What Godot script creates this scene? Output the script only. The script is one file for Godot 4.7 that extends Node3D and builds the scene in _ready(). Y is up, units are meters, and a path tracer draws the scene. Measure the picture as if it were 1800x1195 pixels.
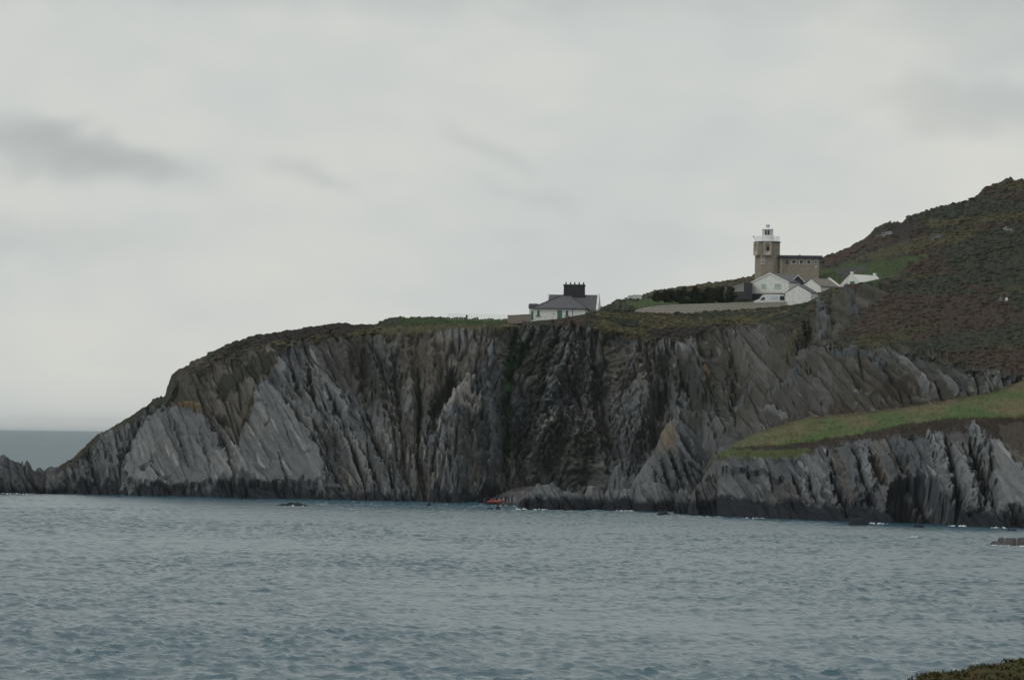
extends Node3D
# A headland with a lighthouse above a grey sea, seen through a long lens from a low cliff.
# Units are metres. The camera stands 14.5 m above the sea and looks along -Z.

const EYE := 14.5
const LENS := 8000.0          # focal length in pixels of the 1800 x 1195 photograph
var eye_basis := Basis.IDENTITY
var mats := {}
var names := {}
var n_plate := FastNoiseLite.new()
var n_crack := FastNoiseLite.new()
var n_soft := FastNoiseLite.new()
var n_ridge := FastNoiseLite.new()
var rng := RandomNumberGenerator.new()

func _ready() -> void:
	rng.seed = 7
	set_camera()
	set_sky_and_sun()
	set_noises()
	build_sea()
	build_headland()
	build_promontory()
	build_beach()
	build_rocks()
	build_near_bank()
	build_station()
	build_shore_party()

# ---------------------------------------------------------------- camera, sky, sun
func set_camera() -> void:
	var cam := Camera3D.new()
	cam.name = "camera"
	cam.fov = rad_to_deg(2.0 * atan(597.5 / LENS))
	cam.near = 1.0
	cam.far = 60000.0
	eye_basis = Basis(Vector3.RIGHT, atan(166.5 / LENS)) * Basis(Vector3.BACK, 0.0134)
	cam.transform = Transform3D(eye_basis, Vector3(0, EYE, 0))
	add_child(cam)
	cam.current = true

func set_sky_and_sun() -> void:
	var env := Environment.new()
	env.background_mode = Environment.BG_SKY
	var sky := Sky.new()
	var pm := PanoramaSkyMaterial.new()
	pm.panorama = ImageTexture.create_from_image(cloud_layer())
	sky.sky_material = pm
	env.sky = sky
	env.sky_rotation = Vector3(0, PI, 0)   # the panorama's edge lies behind the camera
	env.tonemap_mode = Environment.TONE_MAPPER_LINEAR
	env.tonemap_exposure = 1.0
	env.sdfgi_enabled = true
	env.ssao_enabled = true
	env.ssil_enabled = true
	env.fog_enabled = true
	env.fog_density = 0.000022
	env.fog_light_color = Color(0.93, 0.97, 1.0)
	var we := WorldEnvironment.new()
	we.name = "world_environment"
	we.environment = env
	add_child(we)
	var sun := DirectionalLight3D.new()
	sun.name = "sun"
	sun.light_energy = 0.2
	sun.light_angular_distance = 22.0
	sun.light_color = Color(1.0, 0.97, 0.92)
	sun.shadow_enabled = true
	add_child(sun)
	sun.look_at_from_position(Vector3(-0.95, 1.0, 0.5), Vector3.ZERO)

func cloud_layer() -> Image:
	# an even stratus deck with darker, blue-grey rags of lower cloud all round the horizon
	var w := 2048
	var h := 1024
	var img := Image.create(w, h, false, Image.FORMAT_RGBF)
	var big := FastNoiseLite.new()
	big.seed = 11
	big.noise_type = FastNoiseLite.TYPE_SIMPLEX_SMOOTH
	big.frequency = 1.0
	big.fractal_octaves = 4
	var rags := FastNoiseLite.new()
	rags.seed = 23
	rags.noise_type = FastNoiseLite.TYPE_SIMPLEX_SMOOTH
	rags.frequency = 1.0
	rags.fractal_octaves = 5
	# rags of low cloud: azimuth, elevation, half length, half height (degrees), lean, depth
	var low := [[-6.0, 3.5, 1.7, 0.3, -0.1, 0.19], [-5.1, 3.45, 0.9, 0.26, -0.25, 0.08], [-2.62, 3.2, 0.5, 0.12, -0.4, 0.11], [-0.35, 3.62, 0.55, 0.14, -0.35, 0.09],
		[5.8, 4.2, 1.2, 0.3, -0.1, 0.14], [6.3, 5.2, 1.6, 0.5, 0.0, 0.09], [0.2, 3.0, 0.6, 0.12, -0.1, 0.05], [-6.2, 2.4, 1.6, 0.3, 0.0, 0.06], [0.0, 5.95, 12.0, 0.55, 0.0, 0.12]]
	for y in h:
		var el := (0.5 - (y + 0.5) / h) * 180.0
		for x in w:
			img.set_pixel(x, y, cloud_at(((x + 0.5) / w - 0.5) * 360.0, el, big, rags, low))
	img.resize(w * 2, h * 2, Image.INTERPOLATE_CUBIC)
	# the same clouds, drawn at the finer step along the horizon ahead
	for y in range(int(h * 2 * (90.0 - 12.0) / 180.0), h + 4):
		var el := (0.5 - (y + 0.5) / (h * 2)) * 180.0
		for x in range(w - 230, w + 230):
			img.set_pixel(x, y, cloud_at(((x + 0.5) / (w * 2) - 0.5) * 360.0, el, big, rags, low))
	return img

func cloud_at(az: float, el: float, big: FastNoiseLite, rags: FastNoiseLite, low: Array) -> Color:
	if el < -0.6:
		return Color(0.3, 0.33, 0.33)
	var s := cos(deg_to_rad(az))
	var t := sin(deg_to_rad(az))
	var v := 0.0
	var rag := 0.0
	if el < 45.0:
		v = big.get_noise_3d(s * 9.0, el * 0.42, t * 9.0) + 0.35 * rags.get_noise_3d(s * 40.0, el * 1.9, t * 40.0)
		var r := rags.get_noise_3d(s * 30.0, el * 1.1, t * 30.0)
		var wisp := rags.get_noise_3d(s * 85.0, el * 2.6 + 40.0, t * 85.0)
		if absf(az) > 9.0:
			rag = smoothstep(0.15, 0.6, r) * 0.2 * clampf(1.0 - el / 40.0, 0.0, 1.0)
		else:
			for k in low:
				var dx: float = az - k[0]
				var dy: float = el - k[1] - dx * k[4] + r * 0.3 + wisp * 0.16
				var q: float = dx * dx / (k[2] * k[2]) + dy * dy / (k[3] * k[3])
				if q < 9.0:
					rag += k[5] * exp(-q * q * 0.55)
	else:
		v = big.get_noise_3d(s * cos(deg_to_rad(el)) * 14.0, 19.0, t * cos(deg_to_rad(el)) * 14.0)
	var b := 0.63 * (1.0 + 0.12 * smoothstep(6.0, 60.0, el)) * (1.0 + 0.09 * v) * (1.0 - rag)
	var warm := clampf(0.5 + v * 0.9 - rag * 3.0, 0.0, 1.0)
	return Color(b * lerpf(0.945, 1.0, warm), b * lerpf(1.0, 1.01, warm), b * lerpf(0.99, 0.945, warm))

func set_noises() -> void:
	n_plate.seed = 3
	n_plate.noise_type = FastNoiseLite.TYPE_CELLULAR
	n_plate.cellular_return_type = FastNoiseLite.RETURN_CELL_VALUE
	n_plate.cellular_jitter = 0.9
	n_plate.frequency = 1.0
	n_plate.fractal_type = FastNoiseLite.FRACTAL_NONE
	n_crack.seed = 3
	n_crack.noise_type = FastNoiseLite.TYPE_CELLULAR
	n_crack.cellular_return_type = FastNoiseLite.RETURN_DISTANCE2_SUB
	n_crack.cellular_jitter = 0.9
	n_crack.frequency = 1.0
	n_crack.fractal_type = FastNoiseLite.FRACTAL_NONE
	n_soft.seed = 5
	n_soft.noise_type = FastNoiseLite.TYPE_SIMPLEX_SMOOTH
	n_soft.frequency = 1.0
	n_soft.fractal_octaves = 4
	n_ridge.seed = 9
	n_ridge.noise_type = FastNoiseLite.TYPE_SIMPLEX_SMOOTH
	n_ridge.frequency = 1.0
	n_ridge.fractal_type = FastNoiseLite.FRACTAL_RIDGED
	n_ridge.fractal_octaves = 2

# ---------------------------------------------------------------- helpers
func horizon(px: float) -> float:
	return 764.0 + (px - 900.0) * 0.0134

func at(px: float, py: float, dist: float) -> Vector3:
	# the point at that distance from the camera plane which the photograph shows at that place
	var d := eye_basis * Vector3((px - 900.0) / LENS, (597.5 - py) / LENS, -1.0)
	return Vector3(0, EYE, 0) + d * (dist / -d.z)

func on_sea(px: float, dist: float, height := 0.0) -> Vector3:
	return at(px, horizon(px) + (EYE - height) * LENS / dist, dist)

func tab(t: Array, x: float, k := 1) -> float:
	# piecewise linear table of [x, value, value ...]
	if x <= t[0][0]:
		return t[0][k]
	for i in range(1, t.size()):
		if x <= t[i][0]:
			var a: Array = t[i - 1]
			var b: Array = t[i]
			return lerpf(a[k], b[k], (x - a[0]) / (b[0] - a[0]))
	return t[t.size() - 1][k]

func label(o: Node, text: String, category := "", group := "", kind := "") -> Node:
	if text:
		o.set_meta("label", text)
	if category:
		o.set_meta("category", category)
	if group:
		o.set_meta("group", group)
	if kind:
		o.set_meta("kind", kind)
	return o

func numbered(called: String) -> String:
	if not names.has(called):
		names[called] = 0
		return called
	names[called] += 1
	return "%s_%03d" % [called, names[called]]

func thing(called: String, text: String, category: String, where: Vector3, turn := 0.0, group := "") -> Node3D:
	var o := Node3D.new()
	o.name = numbered(called)
	add_child(o)
	o.position = where
	o.rotation.y = turn
	label(o, text, category, group)
	return o

func put(called: String, mesh: Mesh, m: Material, parent: Node = null) -> MeshInstance3D:
	var o := MeshInstance3D.new()
	o.mesh = mesh
	o.material_override = m
	if parent == null:
		o.name = numbered(called)
		add_child(o)
	else:
		o.name = called
		parent.add_child(o, true)
	return o

func plain(c: Color, rough := 0.85, metal := 0.0) -> StandardMaterial3D:
	var key := "%s %s %s" % [c, rough, metal]
	if not mats.has(key):
		var m := StandardMaterial3D.new()
		m.albedo_color = c.linear_to_srgb()
		m.roughness = rough
		m.metallic = metal
		mats[key] = m
	return mats[key]

func weathered(c: Color, strength: float, size: float, rough := 0.9, called := "") -> StandardMaterial3D:
	# that colour with blotches of weathering, mapped in the thing's own metres
	var key := "w %s %s %s %s" % [c, strength, size, called]
	if mats.has(key):
		return mats[key]
	var n := FastNoiseLite.new()
	n.seed = 40 + mats.size()
	n.frequency = 0.02
	n.fractal_octaves = 5
	var tex := NoiseTexture2D.new()
	tex.width = 256
	tex.height = 256
	tex.seamless = true
	tex.noise = n
	var g := Gradient.new()
	var lo := c * (1.0 - strength)
	var hi := c * (1.0 + strength * 0.6)
	lo.a = 1.0
	hi.a = 1.0
	g.set_color(0, lo.linear_to_srgb())
	g.set_color(1, hi.linear_to_srgb())
	g.set_offset(0, 0.2)
	g.set_offset(1, 0.8)
	tex.color_ramp = g
	var m := StandardMaterial3D.new()
	m.albedo_texture = tex
	m.uv1_triplanar = true
	m.uv1_scale = Vector3.ONE / size
	m.roughness = rough
	mats[key] = m
	return m

func vertex_coloured(rough: float, spec := 0.3) -> StandardMaterial3D:
	var m := StandardMaterial3D.new()
	m.vertex_color_use_as_albedo = true
	m.roughness = rough
	m.metallic_specular = spec
	return m

func sheet(p: PackedVector3Array, c: PackedColorArray, cols: int, rows: int, closed := false) -> ArrayMesh:
	# a grid of points, columns first, as one smooth surface
	var nrm := PackedVector3Array()
	nrm.resize(p.size())
	for i in cols:
		var i0 := maxi(i - 1, 0)
		var i1 := mini(i + 1, cols - 1)
		if closed:
			i0 = (i + cols - 1) % cols
			i1 = (i + 1) % cols
		for j in rows:
			var du := p[i1 * rows + j] - p[i0 * rows + j]
			var dv := p[i * rows + mini(j + 1, rows - 1)] - p[i * rows + maxi(j - 1, 0)]
			nrm[i * rows + j] = du.cross(dv).normalized()
	var idx := PackedInt32Array()
	var nc := cols if closed else cols - 1
	idx.resize(nc * (rows - 1) * 6)
	var k := 0
	for i in nc:
		var a := i * rows
		var b := ((i + 1) % cols) * rows
		for j in rows - 1:
			idx[k] = a + j
			idx[k + 1] = a + j + 1
			idx[k + 2] = b + j
			idx[k + 3] = b + j
			idx[k + 4] = a + j + 1
			idx[k + 5] = b + j + 1
			k += 6
	var arr := []
	arr.resize(Mesh.ARRAY_MAX)
	arr[Mesh.ARRAY_VERTEX] = p
	arr[Mesh.ARRAY_NORMAL] = nrm
	if c.size():
		arr[Mesh.ARRAY_COLOR] = c
	arr[Mesh.ARRAY_INDEX] = idx
	var m := ArrayMesh.new()
	m.add_surface_from_arrays(Mesh.PRIMITIVE_TRIANGLES, arr)
	return m

# ---------------------------------------------------------------- sea
func build_sea() -> void:
	var xs := PackedFloat32Array()
	var x := -24000.0
	while x < 24000.0:
		xs.append(x)
		var away := maxf(absf(x) - 128.0, 0.0)
		x += (0.32 if absf(x) < 42.0 else 0.62) + away * 0.12
	xs.append(24000.0)
	var ds := PackedFloat32Array()
	var d := 20.0
	while d < 31000.0:
		ds.append(d)
		d += lerpf(0.38, 0.7, smoothstep(280.0, 700.0, d)) + maxf(225.0 - d, 0.0) * 0.06 + maxf(d - 980.0, 0.0) * 0.018
	ds.append(32000.0)
	var chop := FastNoiseLite.new()
	chop.seed = 31
	chop.noise_type = FastNoiseLite.TYPE_SIMPLEX_SMOOTH
	chop.frequency = 1.0
	chop.fractal_type = FastNoiseLite.FRACTAL_RIDGED
	chop.fractal_octaves = 2
	var swell := FastNoiseLite.new()
	swell.seed = 32
	swell.noise_type = FastNoiseLite.TYPE_SIMPLEX_SMOOTH
	swell.frequency = 1.0
	swell.fractal_octaves = 3
	var p := PackedVector3Array()
	p.resize(xs.size() * ds.size())
	var k := 0
	for px in xs:
		var calm := clampf(1.0 - (absf(px) - 150.0) / 400.0, 0.0, 1.0)
		for pd in ds:
			var z := -pd
			var h := 0.0
			if calm > 0.0 and pd < 12000.0:
				var gust := 0.85 + 0.6 * swell.get_noise_2d(px * 0.011 + 40.0, z * 0.006) + 0.4 * swell.get_noise_2d(px * 0.004 + 7.0, z * 0.03)
				var crest := 0.5 + 0.5 * chop.get_noise_2d(px * 0.12 + z * 0.015, z * 0.19)
				var mid := 0.5 + 0.5 * chop.get_noise_2d(px * 0.3 + 50.0 + z * 0.03, z * 0.48)
				var peak := 0.5 + 0.5 * chop.get_noise_2d(px * 0.75 + 90.0 - z * 0.05, z * 1.1)
				h = 0.36 * gust * crest * crest * crest + 0.17 * gust * mid * mid * mid + 0.05 * peak * peak * (1.0 - smoothstep(350.0, 700.0, pd)) + 0.15 * swell.get_noise_2d(px * 0.03 - z * 0.01, z * 0.045)
				var open := smoothstep(1040.0, 1500.0, pd)
				h += open * (0.9 * swell.get_noise_2d(px * 0.012, z * 0.011) + 0.5 * swell.get_noise_2d(px * 0.03 + 9.0, z * 0.024))
				h *= calm
			p[k] = Vector3(px, h - 0.25, z)
			k += 1
	var m := StandardMaterial3D.new()
	m.albedo_color = Color(0.02, 0.075, 0.11).linear_to_srgb()
	m.roughness = 0.24
	m.metallic_specular = 0.5
	var rip := FastNoiseLite.new()
	rip.seed = 77
	rip.noise_type = FastNoiseLite.TYPE_SIMPLEX_SMOOTH
	rip.frequency = 0.012
	rip.fractal_octaves = 4
	rip.fractal_gain = 0.55
	var tex := NoiseTexture2D.new()
	tex.width = 1024
	tex.height = 1024
	tex.seamless = true
	tex.as_normal_map = true
	tex.bump_strength = 6.0
	tex.noise = rip
	m.normal_enabled = true
	m.normal_texture = tex
	m.normal_scale = 1.0
	m.uv1_triplanar = true
	m.uv1_world_triplanar = true
	m.uv1_scale = Vector3(1.0 / 17.0, 1.0 / 17.0, 1.0 / 9.0)
	# the bay, and beyond the headland the rougher open sea
	var split := 0
	while ds[split] < 1060.0:
		split += 1
	for part in 2:
		var lo := 0 if part == 0 else split
		var hi := split if part == 0 else ds.size() - 1
		var rows := hi - lo + 1
		var q := PackedVector3Array()
		for i in xs.size():
			q.append_array(p.slice(i * ds.size() + lo, i * ds.size() + hi + 1))
		var water := m
		if part == 1:
			water = m.duplicate()
			water.roughness = 0.42
		var o := put("sea" if part == 0 else "open_sea", sheet(q, PackedColorArray(), xs.size(), rows), water)
		label(o, "", "", "", "structure")

# ---------------------------------------------------------------- rock
const SLATE := Color(0.1, 0.111, 0.123)
const PALE := Color(0.185, 0.196, 0.205)
const BROWN := Color(0.108, 0.096, 0.082)
const DARK := Color(0.056, 0.062, 0.07)
const LICHEN := Color(0.15, 0.108, 0.058)
const GUANO := Color(0.32, 0.315, 0.3)
const TIDE := Color(0.021, 0.027, 0.034)
const SCRUB := Color(0.031, 0.037, 0.026)
const GULLY := Color(0.026, 0.055, 0.02)
const DRY := Color(0.072, 0.066, 0.036)
const LAWN := Color(0.046, 0.072, 0.024)
const BRACKEN := Color(0.048, 0.034, 0.026)
const HEATHER := Color(0.031, 0.027, 0.025)
const SOIL := Color(0.028, 0.022, 0.018)
const TARMAC := Color(0.06, 0.06, 0.066)

# slope of the bedding across the face: how far each bed leans to the right per metre down
const LEAN := [[0, 0.3], [300, 0.36], [480, 0.52], [680, 0.46], [735, 0.05], [860, 0.0], [900, -0.5], [1000, -0.45], [1060, 0.1], [1130, -0.25], [1180, 0.25], [1260, 0.4], [1420, 0.5], [1800, 0.42]]

# how short the beds are broken: long slabs in the west, blocks in the middle of the face
const BROKEN := [[0, 0.07], [640, 0.08], [760, 0.13], [880, 0.2], [1300, 0.22], [1500, 0.16], [1800, 0.14]]
var broken := 0.075

func relief(px: float, py: float, lean: float, dist: float) -> float:
	# metres by which the broken beds stand out
	var s := dist / LENS
	var x := px * s
	var y := py * s
	x += n_soft.get_noise_2d(x * 0.09, y * 0.05) * 1.6
	var t := x - (y - 90.0) * lean
	var plate := n_plate.get_noise_2d(t * 0.42, y * broken)
	var small := n_plate.get_noise_2d(t * 0.95 + 70.0, y * broken * 2.4)
	var groove := n_ridge.get_noise_2d(t * 0.2, y * 0.022)
	var block := n_soft.get_noise_2d(x * 0.16, y * 0.16)
	var grain := n_soft.get_noise_2d(t * 1.3, y * 0.7)
	var joint := smoothstep(-0.8, -0.97, n_crack.get_noise_2d(t * 0.42, y * broken))
	var chip := n_plate.get_noise_2d(t * 2.1 + 30.0, y * broken * 6.0 + 11.0)
	return 0.27 * chip - 0.95 * joint + 0.95 * plate + 0.45 * small - 1.6 * maxf(groove, 0.0) + 1.05 * block + 0.1 * grain

func rock_colour(px: float, py: float, lean: float, dist: float, brown: float) -> Color:
	var s := dist / LENS
	var x := px * s
	var y := py * s
	var t := x - (y - 90.0) * lean
	var bed := n_plate.get_noise_2d(t * 0.42, y * broken)
	var stain := n_soft.get_noise_2d(x * 0.07 + 30.0, y * 0.07)
	var grain := n_soft.get_noise_2d(t * 2.1, y * 1.1)
	var c := SLATE.lerp(BROWN, clampf(brown + stain * 0.9, 0.0, 1.0))
	c = c.lerp(PALE, clampf(bed * 0.6 + stain * 0.3, 0.0, 0.6)).lerp(DARK, clampf(-bed * 0.5, 0.0, 0.5))
	var chip := n_plate.get_noise_2d(t * 2.1 + 30.0, y * broken * 6.0 + 11.0)
	if chip > 0.95:
		c = c.lerp(GUANO, 0.45)
	return c * (1.0 + 0.4 * grain + 0.16 * chip)

func along(pts: Array, x: float, y: float) -> Vector2:
	# distance to a polyline of x, y, x, y ... and the share of its length there
	var best := 1e9
	var where := 0.0
	var n := pts.size() / 2 - 1
	for i in n:
		var ax: float = pts[2 * i]
		var ay: float = pts[2 * i + 1]
		var bx: float = pts[2 * i + 2] - ax
		var by: float = pts[2 * i + 3] - ay
		var f := clampf(((x - ax) * bx + (y - ay) * by) / (bx * bx + by * by), 0.0, 1.0)
		var ex := x - ax - bx * f
		var ey := y - ay - by * f
		var q := ex * ex + ey * ey
		if q < best:
			best = q
			where = (i + f) / n
	return Vector2(sqrt(best), where)

func inside(pts: PackedVector2Array, x: float, y: float) -> bool:
	return Geometry2D.is_point_in_polygon(Vector2(x, y), pts)

func polygon(flat: Array) -> PackedVector2Array:
	var r := PackedVector2Array()
	for i in flat.size() / 2:
		r.append(Vector2(flat[2 * i], flat[2 * i + 1]))
	return r

func stand_out(p: PackedVector3Array, out: PackedFloat32Array, cols: int, rows: int) -> void:
	# pushes each point out along the slope of its own profile
	for i in cols:
		var was := p.slice(i * rows, (i + 1) * rows)
		for j in rows:
			var t := was[mini(j + 3, rows - 1)] - was[maxi(j - 3, 0)]
			p[i * rows + j] += Vector3(0, maxf(-t.z, 0.0), maxf(t.y, 0.02)).normalized() * out[i * rows + j]

# The faces and gullies of the cliff, traced as lines and outlines.
# lines: [half width, metres out (+) or in (-), colour or null, x, y, x, y, ...]; slabs: [metres out, roughness kept, colour or null, share of it, outline]
func carve(lines: Array, slabs: Array, cols: int, rows: int, x0: float, dx: float, ys: PackedFloat32Array, out: PackedFloat32Array, col: PackedColorArray) -> void:
	for s in slabs:
		var poly := polygon(s[4])
		var lo := poly[0].x
		var hi := lo
		var top := poly[0].y
		var low := top
		for v in poly:
			lo = minf(lo, v.x)
			hi = maxf(hi, v.x)
			top = minf(top, v.y)
			low = maxf(low, v.y)
		for i in range(maxi(0, int((lo - 8 - x0) / dx)), mini(cols, int((hi + 8 - x0) / dx) + 1)):
			var x := x0 + i * dx
			for j in rows:
				var y := ys[i * rows + j]
				if y < top - 8 or y > low + 8:
					continue
				var wx := n_soft.get_noise_2d(x * 0.05, y * 0.05) * 9.0 + n_soft.get_noise_2d(x * 0.3, y * 0.3) * 3.0
				var wy := n_soft.get_noise_2d(x * 0.05 + 60.0, y * 0.05) * 9.0 + n_soft.get_noise_2d(x * 0.3 + 9.0, y * 0.3) * 3.0
				if inside(poly, x + wx, y + wy):
					var k := i * rows + j
					out[k] = out[k] * s[1] + s[0]
					if s[2] != null:
						var was := col[k].get_luminance() / 0.13
						var c: Color = s[2]
						col[k] = col[k].lerp(c * clampf(0.55 + 0.45 * was, 0.6, 1.5), s[3])
	for s in lines:
		var pts: Array = s.slice(3)
		var w: float = s[0]
		var lo := 1e9
		var hi := -1e9
		var top := 1e9
		var low := -1e9
		for i in pts.size() / 2:
			lo = minf(lo, pts[2 * i])
			hi = maxf(hi, pts[2 * i])
			top = minf(top, pts[2 * i + 1])
			low = maxf(low, pts[2 * i + 1])
		for i in range(maxi(0, int((lo - w - 6 - x0) / dx)), mini(cols, int((hi + w + 6 - x0) / dx) + 1)):
			var x := x0 + i * dx
			for j in rows:
				var y := ys[i * rows + j]
				if y < top - w or y > low + w:
					continue
				var wob := n_soft.get_noise_2d(x * 0.06 + 5.0, y * 0.05) * minf(w, 9.0) * 1.1 + n_soft.get_noise_2d(x * 0.22, y * 0.09) * minf(w, 7.0) * 0.35
				var q := along(pts, x + wob, y)
				var width := w * (0.12 + 0.88 * sin(PI * clampf(q.y * 0.9 + 0.05, 0.0, 1.0))) * (1.0 + 0.7 * n_soft.get_noise_2d(x * 0.1 + 40.0, y * 0.1))
				if q.x < width:
					var f := 1.0 - q.x / width
					var k := i * rows + j
					out[k] += s[1] * minf(f * 1.3, 1.0) * (0.45 + 0.55 * sin(PI * clampf(q.y, 0.04, 0.96)))
					if s[2] != null:
						var c: Color = s[2]
						col[k] = col[k].lerp(c * (0.8 + 0.5 * n_soft.get_noise_2d(x * 0.4, y * 0.2) + 0.2), minf(f * 2.5, 0.85))

# ---------------------------------------------------------------- the headland
const FOOT := [[0, 1030], [100, 1011], [300, 990], [460, 976], [600, 972], [720, 958], [800, 948], [845, 960], [890, 976], [960, 982], [1040, 978], [1120, 962], [1250, 928], [1330, 880], [1500, 850], [1800, 836], [2100, 826]]
# x, y, distance: the lip of the cliff, a middle line (garden walls, the near spur), the ridge against the sky
const LIP := [[0, 860, 1040], [95, 829, 1026], [128, 812, 1022], [170, 775, 1020], [215, 748, 1018], [262, 718, 1015], [290, 712, 1014], [312, 668, 1018], [350, 652, 1019], [400, 632, 1018], [440, 622, 1016], [520, 600, 1012], [600, 590, 1006], [660, 590, 1000], [700, 585, 996], [760, 580, 992], [850, 577, 990], [930, 571, 995], [1000, 568, 995], [1060, 580, 990], [1130, 600, 985], [1200, 596, 982], [1280, 572, 978], [1340, 572, 965], [1380, 585, 935], [1440, 607, 908], [1500, 613, 888], [1640, 618, 868], [1700, 646, 852], [1800, 656, 842], [2100, 660, 830]]
const MIDDLE := [[0, 845, 1050], [95, 827, 1030], [128, 808, 1026], [170, 769, 1025], [215, 743, 1023], [262, 713, 1021], [290, 700, 1020], [298, 672, 1024], [312, 656, 1026], [350, 638, 1026], [400, 614, 1024], [440, 604, 1022], [520, 588, 1018], [600, 577, 1014], [660, 577, 1008], [678, 570, 1006], [700, 567, 1005], [760, 566, 1003], [850, 568, 1000], [930, 566, 1002], [985, 561, 1001], [1040, 551, 1001], [1070, 547, 1001], [1118, 545, 1000], [1200, 546, 1000], [1300, 545, 998], [1380, 541, 996], [1420, 532, 990], [1470, 508, 984], [1500, 500, 984], [1560, 488, 982], [1640, 474, 975], [1700, 452, 965], [1800, 430, 955], [2100, 400, 930]]
const STEP := [[0, 0], [1090, 0], [1118, 1.5], [1380, 2], [1420, 8], [1460, 22], [1480, 42], [1560, 42], [1600, 8], [1640, 0], [2000, 0]]
const RIDGE := [[0, 838, 1060], [60, 836, 1040], [95, 826, 1036], [128, 805, 1032], [150, 783, 1031], [170, 765, 1031], [190, 755, 1030], [210, 744, 1029], [225, 733, 1029], [245, 726, 1028], [258, 715, 1028], [268, 703, 1028], [275, 698, 1028], [290, 697, 1028], [293, 680, 1030], [300, 662, 1032], [312, 650, 1033], [330, 643, 1034], [350, 632, 1035], [370, 623, 1035], [395, 610, 1035], [415, 600, 1035], [440, 594, 1034], [470, 588, 1033], [500, 585, 1032], [540, 577, 1030], [580, 571, 1028], [610, 572, 1026], [640, 574, 1024], [662, 571, 1022], [678, 560, 1022], [700, 558, 1022], [740, 557, 1022], [790, 559, 1022], [850, 561, 1022], [890, 561, 1022], [930, 561, 1022], [985, 556, 1025], [1040, 546, 1028], [1057, 543, 1030], [1070, 538, 1032], [1085, 528, 1036], [1103, 524, 1040], [1130, 519, 1046], [1150, 510, 1052], [1200, 503, 1058], [1250, 497, 1064], [1290, 491, 1068], [1325, 484, 1074], [1380, 466, 1080], [1440, 453, 1084], [1466, 445, 1086], [1494, 434, 1088], [1501, 428, 1088], [1524, 417, 1090], [1538, 401, 1090], [1559, 391, 1090], [1587, 389, 1089], [1594, 381, 1088], [1611, 375, 1086], [1639, 368, 1084], [1674, 358, 1080], [1700, 354, 1076], [1721, 342, 1072], [1728, 332, 1070], [1758, 320, 1064], [1775, 315, 1060], [1800, 317, 1055], [1860, 310, 1050], [2100, 280, 1030]]

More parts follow.
